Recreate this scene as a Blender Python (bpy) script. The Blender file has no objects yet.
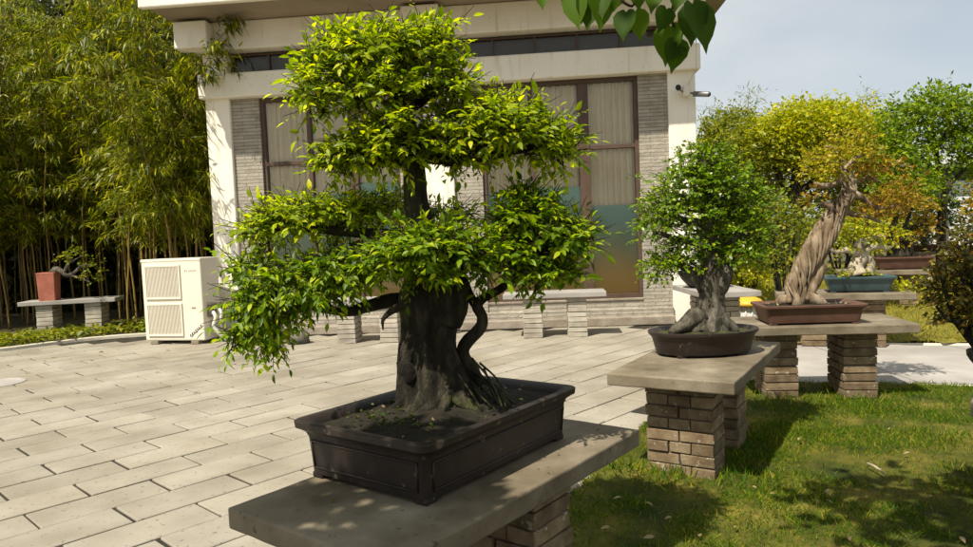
import bpy, math, random
import numpy as np
from mathutils import Vector, noise as mnoise

S = bpy.context.scene
C = S.collection
R = math.radians
random.seed(7)
rng = np.random.default_rng(11)

# ------------------------------------------------------------------ camera model
CAMH, FPX = 1.4, 700.0
PIT, ROL = math.atan(38.5 / FPX), 0.042
fv = np.array((0, math.cos(PIT), -math.sin(PIT)))
_u0 = np.array((0, math.sin(PIT), math.cos(PIT)))
rv = np.array((math.cos(ROL), 0, 0)) - math.sin(ROL) * _u0
uv = np.array((math.sin(ROL), 0, 0)) + math.cos(ROL) * _u0


def at(px, py, Y):
    """world point seen at pixel (px, py) of the photograph, at distance Y in front of the camera"""
    d = fv * FPX + rv * (px - 486.5) + uv * (273.5 - py)
    d = d * (Y / d[1])
    return np.array((d[0], d[1], CAMH + d[2]))


# ------------------------------------------------------------------ materials
MATS = {}


def new_mat(name):
    m = bpy.data.materials.new(name)
    m.use_nodes = True
    nt = m.node_tree
    nt.nodes.clear()
    out = nt.nodes.new('ShaderNodeOutputMaterial')
    return m, nt, out


def N(nt, t, **kw):
    n = nt.nodes.new(t)
    for k, v in kw.items():
        if k.startswith('i_'):
            n.inputs[k[2:].replace('_', ' ')].default_value = v
        else:
            setattr(n, k, v)
    return n


def ramp(nt, stops):
    n = nt.nodes.new('ShaderNodeValToRGB')
    e = n.color_ramp.elements
    e[0].position, e[0].color = stops[0][0], (*stops[0][1], 1)
    e[1].position, e[1].color = stops[-1][0], (*stops[-1][1], 1)
    for p, c in stops[1:-1]:
        x = e.new(p)
        x.color = (*c, 1)
    return n


def mixc(nt, fac, a, b, mode='MIX'):
    n = nt.nodes.new('ShaderNodeMix')
    n.data_type = 'RGBA'
    n.blend_type = mode
    for sock, v in ((n.inputs[0], fac), (n.inputs[6], a), (n.inputs[7], b)):
        if hasattr(v, 'links') or hasattr(v, 'is_linked'):
            nt.links.new(v, sock)
        else:
            sock.default_value = (*v, 1) if isinstance(v, tuple) else v
    return n.outputs[2]


def noisetex(nt, vec, scale, detail=5, rough=.55, dist=0.0):
    n = N(nt, 'ShaderNodeTexNoise')
    n.inputs['Scale'].default_value = scale
    n.inputs['Detail'].default_value = detail
    n.inputs['Roughness'].default_value = rough
    n.inputs['Distortion'].default_value = dist
    nt.links.new(vec, n.inputs['Vector'])
    return n.outputs['Fac']


def mottled(name, stops, scale=4.0, stops2=None, scale2=1.0, mix2=.5, rough=.8, bump=.3, bscale=40.0,
            bdist=.01, island=0.0, spec=.3, stretch=None, speck=None, metallic=0.0):
    """surface with two layers of coloured noise, an optional per-piece value change, and bump"""
    m, nt, out = new_mat(name)
    tc = N(nt, 'ShaderNodeTexCoord')
    vec = tc.outputs['Object']
    if stretch:
        mp = N(nt, 'ShaderNodeMapping')
        mp.inputs['Scale'].default_value = stretch
        nt.links.new(vec, mp.inputs['Vector'])
        vec = mp.outputs[0]
    r1 = ramp(nt, stops)
    nt.links.new(noisetex(nt, vec, scale), r1.inputs[0])
    col = r1.outputs[0]
    if stops2:
        r2 = ramp(nt, stops2)
        nt.links.new(noisetex(nt, vec, scale2, 3), r2.inputs[0])
        col = mixc(nt, mix2, col, r2.outputs[0], 'MULTIPLY')
    if speck:
        f = noisetex(nt, vec, speck[0], 2)
        rs = ramp(nt, [(speck[1], (0, 0, 0)), (speck[1] + .06, (1, 1, 1))])
        nt.links.new(f, rs.inputs[0])
        col = mixc(nt, rs.outputs[0], col, speck[2])
    if island:
        g = N(nt, 'ShaderNodeNewGeometry')
        mr = N(nt, 'ShaderNodeMapRange')
        mr.inputs[3].default_value = 1 - island
        mr.inputs[4].default_value = 1 + island
        nt.links.new(g.outputs['Random Per Island'], mr.inputs[0])
        hsv = N(nt, 'ShaderNodeHueSaturation')
        nt.links.new(mr.outputs[0], hsv.inputs['Value'])
        nt.links.new(col, hsv.inputs['Color'])
        col = hsv.outputs[0]
    b = N(nt, 'ShaderNodeBsdfPrincipled')
    b.inputs['Roughness'].default_value = rough
    b.inputs['Specular IOR Level'].default_value = spec
    b.inputs['Metallic'].default_value = metallic
    nt.links.new(col, b.inputs['Base Color'])
    if bump:
        bn = N(nt, 'ShaderNodeBump')
        bn.inputs['Strength'].default_value = bump
        bn.inputs['Distance'].default_value = bdist
        nt.links.new(noisetex(nt, vec, bscale, 6, .65), bn.inputs['Height'])
        nt.links.new(bn.outputs[0], b.inputs['Normal'])
    nt.links.new(b.outputs[0], out.inputs[0])
    return m


def leafmat(name, c1, c2, c3=None, trans=.4, tcol=None, rough=.45, spec=.35, tb=1.5):
    """leaf: colour varies from leaf to leaf; light passes through"""
    m, nt, out = new_mat(name)
    g = N(nt, 'ShaderNodeNewGeometry')
    st = [(0, c1), (.75, c2), (1, c3)] if c3 else [(0, c1), (1, c2)]
    r = ramp(nt, st)
    nt.links.new(g.outputs['Random Per Island'], r.inputs[0])
    b = N(nt, 'ShaderNodeBsdfPrincipled')
    b.inputs['Roughness'].default_value = rough
    b.inputs['Specular IOR Level'].default_value = spec
    nt.links.new(r.outputs[0], b.inputs['Base Color'])
    t = N(nt, 'ShaderNodeBsdfTranslucent')
    tc = tcol or (1.0, 1.0, .45)
    col = mixc(nt, 1.0, r.outputs[0], tuple(v * tb for v in tc), 'MULTIPLY')
    nt.links.new(col, t.inputs[0])
    mx = N(nt, 'ShaderNodeMixShader')
    mx.inputs[0].default_value = trans
    nt.links.new(b.outputs[0], mx.inputs[1])
    nt.links.new(t.outputs[0], mx.inputs[2])
    nt.links.new(mx.outputs[0], out.inputs[0])
    return m


def brickwall(name, c1, c2, cm, bw, rh, mortar=.004, vary=.25):
    """thin-course brick facing, in the object's own x/z plane"""
    m, nt, out = new_mat(name)
    tc = N(nt, 'ShaderNodeTexCoord')
    sx = N(nt, 'ShaderNodeSeparateXYZ')
    nt.links.new(tc.outputs['Object'], sx.inputs[0])
    ad = N(nt, 'ShaderNodeMath', operation='ADD')
    nt.links.new(sx.outputs[0], ad.inputs[0])
    nt.links.new(sx.outputs[1], ad.inputs[1])
    cx = N(nt, 'ShaderNodeCombineXYZ')
    nt.links.new(ad.outputs[0], cx.inputs[0])
    nt.links.new(sx.outputs[2], cx.inputs[1])
    bt = N(nt, 'ShaderNodeTexBrick')
    bt.inputs['Scale'].default_value = 1
    bt.inputs['Color1'].default_value = (*c1, 1)
    bt.inputs['Color2'].default_value = (*c2, 1)
    bt.inputs['Mortar'].default_value = (*cm, 1)
    bt.inputs['Brick Width'].default_value = bw
    bt.inputs['Row Height'].default_value = rh
    bt.inputs['Mortar Size'].default_value = mortar
    bt.inputs['Mortar Smooth'].default_value = .3
    nt.links.new(cx.outputs[0], bt.inputs['Vector'])
    n1 = noisetex(nt, tc.outputs['Object'], 9, 5)
    r1 = ramp(nt, [(.3, (1 - vary,) * 3), (.75, (1 + vary * .4,) * 3)])
    nt.links.new(n1, r1.inputs[0])
    col = mixc(nt, 1.0, bt.outputs[0], r1.outputs[0], 'MULTIPLY')
    b = N(nt, 'ShaderNodeBsdfPrincipled')
    b.inputs['Roughness'].default_value = .9
    b.inputs['Specular IOR Level'].default_value = .2
    nt.links.new(col, b.inputs['Base Color'])
    h = N(nt, 'ShaderNodeMath', operation='SUBTRACT')
    nt.links.new(noisetex(nt, tc.outputs['Object'], 45, 4), h.inputs[0])
    nt.links.new(bt.outputs['Fac'], h.inputs[1])
    bn = N(nt, 'ShaderNodeBump')
    bn.inputs['Strength'].default_value = .9
    bn.inputs['Distance'].default_value = .012
    nt.links.new(h.outputs[0], bn.inputs['Height'])
    nt.links.new(bn.outputs[0], b.inputs['Normal'])
    nt.links.new(b.outputs[0], out.inputs[0])
    return m


def plaster():
    m, nt, out = new_mat('cream_plaster')
    tc = N(nt, 'ShaderNodeTexCoord')
    v = tc.outputs['Object']
    r1 = ramp(nt, [(.3, (.78, .72, .60)), (.7, (.87, .82, .71))])
    nt.links.new(noisetex(nt, v, 1.6, 4), r1.inputs[0])
    # rain streaks: noise stretched down the wall
    mp = N(nt, 'ShaderNodeMapping')
    mp.inputs['Scale'].default_value = (9, 9, .7)
    nt.links.new(v, mp.inputs[0])
    r2 = ramp(nt, [(.56, (1, 1, 1)), (.76, (.70, .64, .54))])
    nt.links.new(noisetex(nt, mp.outputs[0], 1.2, 5), r2.inputs[0])
    col = mixc(nt, .8, r1.outputs[0], r2.outputs[0], 'MULTIPLY')
    r3 = ramp(nt, [(.62, (0, 0, 0)), (.68, (1, 1, 1))])
    nt.links.new(noisetex(nt, v, 14, 6, .7), r3.inputs[0])
    f = N(nt, 'ShaderNodeMath', operation='MULTIPLY')
    f.inputs[1].default_value = .35
    nt.links.new(r3.outputs[0], f.inputs[0])
    col = mixc(nt, f.outputs[0], col, (.30, .26, .20))
    b = N(nt, 'ShaderNodeBsdfPrincipled')
    b.inputs['Roughness'].default_value = .85
    b.inputs['Specular IOR Level'].default_value = .25
    nt.links.new(col, b.inputs['Base Color'])
    bn = N(nt, 'ShaderNodeBump')
    bn.inputs['Strength'].default_value = .25
    bn.inputs['Distance'].default_value = .006
    nt.links.new(noisetex(nt, v, 35, 6), bn.inputs['Height'])
    nt.links.new(bn.outputs[0], b.inputs['Normal'])
    nt.links.new(b.outputs[0], out.inputs[0])
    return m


def glass():
    m, nt, out = new_mat('window_glass')
    t = N(nt, 'ShaderNodeBsdfTransparent')
    t.inputs[0].default_value = (.98, .96, .91, 1)
    g = N(nt, 'ShaderNodeBsdfGlossy')
    g.inputs['Roughness'].default_value = .04
    fr = N(nt, 'ShaderNodeFresnel')
    fr.inputs[0].default_value = 1.32
    mx = N(nt, 'ShaderNodeMixShader')
    nt.links.new(fr.outputs[0], mx.inputs[0])
    nt.links.new(t.outputs[0], mx.inputs[1])
    nt.links.new(g.outputs[0], mx.inputs[2])
    nt.links.new(mx.outputs[0], out.inputs[0])
    return m


def reflection_paint():
    """painted reflection on the lower panes: teal sky, tan sunlit ground towards the foot"""
    m, nt, out = new_mat('painted_reflection')
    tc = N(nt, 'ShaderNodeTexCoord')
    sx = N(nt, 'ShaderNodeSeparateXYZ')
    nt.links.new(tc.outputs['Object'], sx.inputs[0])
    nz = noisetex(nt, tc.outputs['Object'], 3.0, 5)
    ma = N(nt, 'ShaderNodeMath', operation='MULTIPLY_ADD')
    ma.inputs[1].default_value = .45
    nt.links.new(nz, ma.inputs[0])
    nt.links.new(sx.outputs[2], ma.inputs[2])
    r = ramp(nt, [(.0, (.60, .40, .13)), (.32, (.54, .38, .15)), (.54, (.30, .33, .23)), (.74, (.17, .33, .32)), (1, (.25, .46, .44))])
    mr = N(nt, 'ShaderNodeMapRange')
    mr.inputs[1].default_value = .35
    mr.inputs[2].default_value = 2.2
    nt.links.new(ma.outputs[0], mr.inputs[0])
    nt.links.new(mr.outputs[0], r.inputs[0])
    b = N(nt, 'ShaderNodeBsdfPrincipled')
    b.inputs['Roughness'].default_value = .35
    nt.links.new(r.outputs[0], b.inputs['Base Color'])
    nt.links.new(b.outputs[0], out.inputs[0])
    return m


def plain(name, col, rough=.6, spec=.3, metallic=0):
    c2 = tuple(v * .75 for v in col)
    return mottled(name, [(.3, c2), (.7, col)], 6, rough=rough, spec=spec, bump=.08, bscale=60, metallic=metallic)


M = dict(
    paving=mottled('paving_stone', [(.3, (.27, .242, .19)), (.7, (.345, .312, .252))], 3.0,
                   [(.32, (.72, .69, .63)), (.62, (1, 1, 1))], 1.1, .9, .85, .35, 60, .006, island=.10, speck=(30, .64, (.16, .14, .11))),
    joint=mottled('joint_dirt', [(.3, (.015, .012, .008)), (.7, (.05, .042, .028))], 6, rough=.95, bump=.4),
    concrete=mottled('slab_concrete', [(.28, (.13, .105, .068)), (.5, (.215, .18, .125)), (.72, (.30, .26, .19))], 5.0,
                     [(.32, (.55, .50, .43)), (.62, (1, 1, 1))], 1.9, .85, .75, .45, 55, .006, speck=(30, .67, (.09, .075, .05))),
    path=mottled('path_concrete', [(.3, (.30, .28, .25)), (.7, (.40, .375, .34))], 2.5,
                 [(.35, (.7, .68, .66)), (.6, (1, 1, 1))], .9, .7, .85, .3, 50, .005),
    kerb=mottled('kerb_stone', [(.3, (.46, .42, .32)), (.7, (.60, .55, .44))], 4, rough=.85, bump=.4),
    brick=mottled('tan_brick', [(.25, (.10, .060, .028)), (.5, (.185, .132, .075)), (.75, (.28, .215, .13))], 11,
                  rough=.9, bump=.7, bscale=60, bdist=.006, island=.30, speck=(26, .64, (.36, .32, .25))),
    brick_grey=mottled('grey_brick', [(.3, (.30, .265, .21)), (.7, (.45, .41, .33))], 9, rough=.9, bump=.6, bscale=60, bdist=.005, island=.2),
    mortar=mottled('mortar', [(.3, (.06, .045, .03)), (.7, (.14, .11, .08))], 10, rough=.95, bump=.6),
    facade=brickwall('facade_brick', (.43, .39, .32), (.34, .305, .245), (.24, .21, .165), .42, .052),
    plaster=plaster(),
    stone_step=mottled('step_stone', [(.3, (.20, .165, .125)), (.7, (.34, .29, .23))], 5, rough=.9, bump=.6, bscale=30, bdist=.012),
    frame=plain('window_frame_brown', (.10, .062, .042), .5),
    glass=glass(), reflection_paint=reflection_paint(),
    curtain=mottled('curtain_cloth', [(.3, (.64, .60, .50)), (.7, (.74, .69, .58))], 2, rough=.95, bump=.1),
    dark=plain('dark_room', (.03, .028, .025), .9, .1),
    dull=plain('clerestory_louvre', (.075, .072, .068), .5),
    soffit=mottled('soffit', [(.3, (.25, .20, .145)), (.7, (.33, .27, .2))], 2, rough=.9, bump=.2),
    ac=mottled('ac_enamel', [(.3, (.66, .61, .49)), (.7, (.72, .67, .55))], 2.5, rough=.45, bump=.05, spec=.4, speck=(9, .70, (.52, .46, .34))),
    ac_dark=plain('ac_grille_inside', (.24, .205, .15), .7),
    ink=plain('printed_mark', (.06, .055, .05), .6),
    hose=plain('pipe_wrap', (.70, .67, .60), .6),
    pot_brown=mottled('pot_dark_clay', [(.3, (.013, .009, .007)), (.7, (.030, .020, .015))], 6, rough=.5, bump=.25, bscale=70, bdist=.003, spec=.4, speck=(24, .66, (.10, .075, .055))),
    pot_red=mottled('pot_purple_clay', [(.3, (.075, .038, .026)), (.7, (.13, .068, .045))], 7, rough=.6, bump=.25, bscale=60, bdist=.003),
    pot_terra=mottled('pot_terracotta', [(.3, (.30, .095, .06)), (.7, (.42, .15, .10))], 7, rough=.8, bump=.2),
    pot_teal=mottled('pot_blue_glaze', [(.3, (.028, .055, .060)), (.7, (.055, .095, .10))], 6, rough=.3, bump=.1, spec=.5),
    soil=mottled('potting_soil', [(.3, (.010, .008, .005)), (.6, (.026, .020, .011)), (.8, (.055, .045, .022))], 22, rough=.95, bump=.9, bscale=70, bdist=.012),
    soil_moss=mottled('mossy_soil', [(.3, (.02, .018, .008)), (.55, (.05, .055, .015)), (.8, (.09, .10, .03))], 16, rough=.95, bump=.9, bscale=70, bdist=.012),
    bark_dark=mottled('bark_dark', [(.3, (.006, .005, .003)), (.5, (.028, .023, .013)), (.72, (.10, .086, .055))], 24,
                      [(.3, (.55, .55, .5)), (.65, (1, 1, 1))], 4, .9, .9, 1.0, 70, .02, stretch=(1, 1, .30), speck=(7, .58, (.055, .058, .018))),
    bark_grey=mottled('bark_grey', [(.3, (.030, .026, .018)), (.5, (.10, .088, .064)), (.72, (.23, .205, .16))], 24,
                      [(.3, (.55, .5, .45)), (.65, (1, 1, 1))], 5, .8, .9, 1.0, 70, .02, stretch=(1, 1, .3)),
    deadwood=mottled('weathered_wood', [(.3, (.07, .045, .024)), (.5, (.25, .185, .115)), (.72, (.46, .38, .27))], 14,
                     [(.3, (.5, .45, .4)), (.62, (1, 1, 1))], 6, .8, .9, 1.0, 45, .012, stretch=(1, 1, .35)),
    bark_pale=mottled('bark_pale', [(.3, (.28, .23, .16)), (.7, (.45, .39, .29))], 14, rough=.9, bump=.8, bscale=50),
    twig=plain('twig', (.055, .040, .022), .9, .1),
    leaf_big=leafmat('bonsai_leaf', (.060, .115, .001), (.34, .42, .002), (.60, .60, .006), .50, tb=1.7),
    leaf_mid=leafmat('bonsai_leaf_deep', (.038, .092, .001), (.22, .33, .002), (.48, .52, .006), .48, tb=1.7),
    leaf_small=leafmat('small_leaf', (.055, .125, .002), (.19, .31, .003), (.40, .47, .010), .42, rough=.35, spec=.5),
    leaf_yellow=leafmat('yellow_leaf', (.22, .23, .008), (.42, .36, .010), (.46, .27, .012), .40),
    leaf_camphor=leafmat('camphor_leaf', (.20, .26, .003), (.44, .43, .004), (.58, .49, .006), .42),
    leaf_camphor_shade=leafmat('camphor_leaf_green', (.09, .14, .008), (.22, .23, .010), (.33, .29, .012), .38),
    leaf_orange=leafmat('orange_leaf', (.20, .17, .008), (.38, .25, .012), (.40, .14, .016), .38),
    leaf_green=leafmat('tree_leaf', (.07, .14, .004), (.20, .29, .005), (.34, .38, .010), .42),
    leaf_weed=leafmat('weed_leaf', (.03, .06, .004), (.08, .12, .008), None, .3),
    leaf_dark=leafmat('dark_leaf', (.018, .045, .008), (.045, .085, .012), (.08, .11, .018), .25),
    leaf_red=leafmat('bronze_leaf', (.06, .065, .010), (.17, .14, .014), (.30, .14, .02), .35),
    leaf_bamboo=leafmat('bamboo_leaf', (.036, .062, .001), (.20, .225, .002), (.52, .47, .004), .42),
    leaf_thicket=leafmat('thicket_leaf', (.02, .03, .005), (.05, .06, .008), (.09, .085, .01), .2),  # leaf colour darkened to paint the shade deep in the grove
    leaf_over=leafmat('overhead_leaf', (.034, .075, .003), (.075, .14, .003), (.14, .21, .005), .48, rough=.6, spec=.2),
    leaf_dry=leafmat('dry_leaf', (.16, .11, .05), (.34, .26, .13), (.46, .40, .26), .15),
    culm=mottled('bamboo_culm', [(.3, (.12, .08, .018)), (.7, (.30, .20, .05))], 3, rough=.5, bump=.1),
    grass=leafmat('grass_blade', (.018, .062, .001), (.085, .165, .001), (.36, .31, .02), .3, rough=.6, spec=.2),
    grass_yellow=leafmat('grass_yellow', (.14, .15, .012), (.30, .25, .02), (.40, .31, .06), .3, rough=.6, spec=.2),
    lawn=mottled('lawn_earth', [(.3, (.025, .040, .002)), (.48, (.09, .090, .006)), (.76, (.31, .235, .045))], 2.2,
                 [(.3, (.55, .6, .5)), (.65, (1, 1, 1))], 9, .8, .95, .9, 60, .02),
    lawn_far=mottled('lawn_far_earth', [(.3, (.11, .11, .012)), (.7, (.24, .20, .03))], 2.6, rough=.95, bump=.9, bscale=50, bdist=.02),
    earth=mottled('earth', [(.3, (.06, .045, .02)), (.7, (.12, .10, .045))], .8, rough=.95, bump=.5, bscale=12),
    yellow=plain('yellow_plastic', (.62, .38, .03), .5),
    white=mottled('white_render', [(.3, (.55, .54, .52)), (.7, (.68, .67, .65))], 1, rough=.8, bump=.1),
    black=plain('black_plastic', (.02, .02, .022), .4),
    metal=plain('grey_metal', (.25, .25, .25), .4, .5, .6),
    rock=mottled('field_stone', [(.3, (.06, .055, .04)), (.7, (.20, .18, .14))], 6, rough=.95, bump=.8, bscale=14, bdist=.03),
)

# ------------------------------------------------------------------ scene graph helpers
ORG = {}


def mesh_from(name, V, F, mat, smooth=False):
    me = bpy.data.meshes.new(name)
    if isinstance(F, np.ndarray):
        nv, (nf, k) = len(V), F.shape
        me.vertices.add(nv)
        me.vertices.foreach_set('co', np.ascontiguousarray(V, dtype=np.float32).ravel())
        me.loops.add(nf * k)
        me.loops.foreach_set('vertex_index', np.ascontiguousarray(F, dtype=np.int32).ravel())
        me.polygons.add(nf)
        me.polygons.foreach_set('loop_start', np.arange(0, nf * k, k, dtype=np.int32))
        me.polygons.foreach_set('loop_total', np.full(nf, k, dtype=np.int32))
        me.update(calc_edges=True)
    else:
        me.from_pydata([tuple(v) for v in V], [], F)
    if smooth:
        me.polygons.foreach_set('use_smooth', np.ones(len(me.polygons), dtype=bool))
    me.materials.append(mat)
    me.update()
    return me


def tag(o, label=None, cat=None, group=None, kind=None):
    if label:
        o['label'] = label
    if cat:
        o['category'] = cat
    if group:
        o['group'] = group
    if kind:
        o['kind'] = kind
    return o


def link(name, me, parent=None, local=False, bevel=0, bseg=2):
    """one mesh object; vertices are in world space unless local, then in the parent's space"""
    o = bpy.data.objects.new(name, me)
    C.objects.link(o)
    org = np.zeros(3)
    if parent is not None:
        o.parent = parent
        org = ORG.get(parent.name, np.zeros(3))
        if not local:
            n = len(me.vertices)
            a = np.empty(n * 3, dtype=np.float32)
            me.vertices.foreach_get('co', a)
            a = a.reshape(-1, 3) - org.astype(np.float32)
            me.vertices.foreach_set('co', a.ravel())
            me.update()
    ORG[o.name] = org
    if bevel:
        b = o.modifiers.new('bevel', 'BEVEL')
        b.width = bevel
        b.segments = bseg
        b.limit_method = 'ANGLE'
    return o


def thing(name, loc, label, cat, group=None, rz=0):
    o = bpy.data.objects.new(name, None)
    C.objects.link(o)
    o.location = loc
    o.rotation_euler = (0, 0, rz)
    o.empty_display_size = .1
    ORG[o.name] = np.array(loc, dtype=float)
    return tag(o, label, cat, group)


class MB:
    def __init__(s):
        s.v, s.f = [], []

    def box(s, x0, x1, y0, y1, z0, z1):
        b = len(s.v)
        s.v += [(x0, y0, z0), (x1, y0, z0), (x1, y1, z0), (x0, y1, z0), (x0, y0, z1), (x1, y0, z1), (x1, y1, z1), (x0, y1, z1)]
        s.f += [(b, b + 3, b + 2, b + 1), (b + 4, b + 5, b + 6, b + 7), (b, b + 1, b + 5, b + 4), (b + 1, b + 2, b + 6, b + 5),
                (b + 2, b + 3, b + 7, b + 6), (b + 3, b, b + 4, b + 7)]
        return s

    def quad(s, a, b, c, d):
        n = len(s.v)
        s.v += [a, b, c, d]
        s.f.append((n, n + 1, n + 2, n + 3))
        return s

    def jitter_box(s, c, h, ang=0, j=.004):
        b = len(s.v)
        ca, sa = math.cos(ang), math.sin(ang)
        for (i, k, l) in ((-1, -1, -1), (1, -1, -1), (1, 1, -1), (-1, 1, -1), (-1, -1, 1), (1, -1, 1), (1, 1, 1), (-1, 1, 1)):
            x, y = i * h[0] + random.uniform(-j, j), k * h[1] + random.uniform(-j, j)
            s.v.append((c[0] + x * ca - y * sa, c[1] + x * sa + y * ca, c[2] + l * h[2] + random.uniform(-j, j) * .7))
        s.f += [(b, b + 3, b + 2, b + 1), (b + 4, b + 5, b + 6, b + 7), (b, b + 1, b + 5, b + 4), (b + 1, b + 2, b + 6, b + 5),
                (b + 2, b + 3, b + 7, b + 6), (b + 3, b, b + 4, b + 7)]
        return s

    def tube(s, path, rad, n=10, amp=0.0, freq=6.0, seed=0, cap=True, lobes=None, twist=0.0):
        """tapering limb along path; amp roughens it, lobes=(count, amount at foot) fluts the base"""
        P = [Vector(p) for p in path]
        base = len(s.v)
        up = Vector((.13, .97, .21))
        m = len(P)
        for i, p in enumerate(P):
            t = (P[min(i + 1, m - 1)] - P[max(i - 1, 0)]).normalized()
            a = (up - t * up.dot(t)).normalized()
            b = t.cross(a)
            up = a
            for k in range(n):
                th = 2 * math.pi * k / n + twist * i / m
                r = rad[i]
                d = a * math.cos(th) + b * math.sin(th)
                if amp:
                    q = p + d * r
                    r *= 1 + amp * (mnoise.noise(Vector((q.x * freq + seed, q.y * freq, q.z * freq * .5))) + .3 * mnoise.noise(Vector((q.x * freq * 6, q.y * freq * 6, q.z * freq * 2.4 + seed))) +
                                    .5 * mnoise.noise(Vector((q.x * freq * 2.7, q.y * freq * 2.7 + seed, q.z * freq * 1.2))))
                if lobes:
                    r *= 1 + lobes[1] * (1 - i / (m - 1)) ** 2.2 * math.cos(lobes[0] * th + seed + 1.3 * math.sin(th * 2))
                s.v.append(tuple(p + d * r))
        for i in range(m - 1):
            for k in range(n):
                a, b = base + i * n + k, base + i * n + (k + 1) % n
                s.f.append((a, b, b + n, a + n))
        if cap:
            s.f.append(tuple(base + k for k in range(n))[::-1])
            s.f.append(tuple(base + (m - 1) * n + k for k in range(n)))
        return s

    def loft(s, rings, close_bottom=True, close_top=False):
        base = len(s.v)
        n = len(rings[0])
        for r in rings:
            s.v += [tuple(p) for p in r]
        for i in range(len(rings) - 1):
            for k in range(n):
                a, b = base + i * n + k, base + i * n + (k + 1) % n
                s.f.append((a, b, b + n, a + n))
        if close_bottom:
            s.f.append(tuple(base + k for k in range(n))[::-1])
        if close_top:
            s.f.append(tuple(base + (len(rings) - 1) * n + k for k in range(n)))
        return s

    def rotate(s, ang, off=(0, 0, 0)):
        c, q = math.cos(ang), math.sin(ang)
        s.v = [(x * c - y * q + off[0], x * q + y * c + off[1], z + off[2]) for x, y, z in s.v]
        return s

    def build(s, name, mat, parent=None, local=False, smooth=False, bevel=0, bseg=2):
        return link(name, mesh_from(name, s.v, s.f, mat, smooth), parent, local, bevel, bseg)


def curve(pts, n):
    """Catmull-Rom through pts (any dimension), n samples"""
    P = np.array(pts, dtype=float)
    P = np.vstack([2 * P[0] - P[1], P, 2 * P[-1] - P[-2]])
    out = []
    m = len(P) - 3
    for t in np.linspace(0, m - 1e-6, n):
        i = int(t)
        u = t - i
        a, b, c, d = P[i:i + 4]
        out.append(.5 * (2 * b + (c - a) * u + (2 * a - 5 * b + 4 * c - d) * u * u + (3 * b - a - 3 * c + d) * u ** 3))
    return np.array(out)


def limb(mb, pts, n, seg=8, amp=.12, freq=8, seed=0, lobes=None):
    """pts: rows of x, y, z, radius"""
    q = curve(pts, n)
    mb.tube([tuple(p[:3]) for p in q], [max(p[3], .001) for p in q], seg, amp, freq, seed, True, lobes)
    return mb


# ------------------------------------------------------------------ foliage
def unit(a):
    return a / np.maximum(np.linalg.norm(a, axis=-1, keepdims=True), 1e-9)


def leaf_template(kind):
    if kind == 'ovate':      # folded along the midrib, tip drooping
        st = [(0, 0), (.26, .19), (.55, .21), (.80, .11), (1, 0)]
        V, F = [], []
        for t, w in st:
            dz = -.22 * t * t
            V += [(t, -w, dz + w * .35), (t, 0, dz), (t, w, dz + w * .35)]
        for i in range(4):
            a = i * 3
            F += [(a, a + 3, a + 4, a + 1), (a + 1, a + 4, a + 5, a + 2)]
        return np.array(V), np.array(F)
    if kind == 'heart':
        st = [(-.05, .12), (.05, .27), (.24, .36), (.5, .33), (.72, .20), (.86, .075), (1.02, .0)]
        V, F = [], []
        for i, (t, w) in enumerate(st):
            dz = -.18 * t * t
            m = .04 if i == 0 else t
            V += [(t, -w, dz + w * .25), (t, -w * .5, dz + w * .08), (m, 0, dz), (t, w * .5, dz + w * .08), (t, w, dz + w * .25)]
        for i in range(6):
            a = i * 5
            for k in range(4):
                F.append((a + k, a + k + 5, a + k + 6, a + k + 1))
        return np.array(V), np.array(F)
    if kind == 'lance':
        V = [(0, 0, 0), (.35, -.075, .0), (.35, .075, .0), (1, 0, -.25)]
        return np.array(V), np.array([(0, 1, 3, 2)])
    if kind == 'blade':
        V = [(0, -.05, 0), (0, .05, 0), (.55, .035, .0), (.55, -.035, .0), (1, .004, -.16), (1, -.004, -.16)]
        return np.array(V), np.array([(0, 1, 2, 3), (3, 2, 4, 5)])
    V = [(0, 0, 0), (.5, -.3, .07), (1, 0, -.12), (.5, .3, .07)]       # 'small'
    return np.array(V), np.array([(0, 1, 2, 3)])


TPL = {k: leaf_template(k) for k in ('ovate', 'heart', 'lance', 'blade', 'small')}


def leaves(name, L, kind, mat, parent=None, local=False):
    """L: list of (P, D, Nrm, size) arrays -> ONE foliage mesh"""
    P = np.concatenate([l[0] for l in L])
    D = unit(np.concatenate([l[1] for l in L]))
    Nn = np.concatenate([l[2] for l in L])
    Sz = np.concatenate([l[3] for l in L])
    Nn = unit(Nn - D * (Nn * D).sum(1, keepdims=True))
    B = np.cross(Nn, D)
    T, F = TPL[kind]
    V = P[:, None] + Sz[:, None, None] * (T[None, :, 0:1] * D[:, None] + T[None, :, 1:2] * B[:, None] + T[None, :, 2:3] * Nn[:, None])
    n, k = len(P), len(T)
    FF = (F[None] + (np.arange(n) * k)[:, None, None]).reshape(-1, F.shape[1])
    return link(name, mesh_from(name, V.reshape(-1, 3), FF, mat, kind in ('ovate', 'heart')), parent, local)


def sticks(A, B, ra, rb):
    """three-sided twigs from A to B -> (V, F)"""
    D = unit(B - A)
    X = unit(np.cross(D, np.array((.31, .17, .93))))
    Y = np.cross(D, X)
    V = []
    for p, r in ((A, ra), (B, rb)):
        for k in range(3):
            a = 2.0944 * k
            V.append(p + (X * math.cos(a) + Y * math.sin(a)) * r)
    V = np.stack(V, 1)
    n = len(A)
    F = np.array([(0, 1, 4, 3), (1, 2, 5, 4), (2, 0, 3, 5)])
    return V.reshape(-1, 3), (F[None] + (np.arange(n) * 6)[:, None, None]).reshape(-1, 4)


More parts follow.
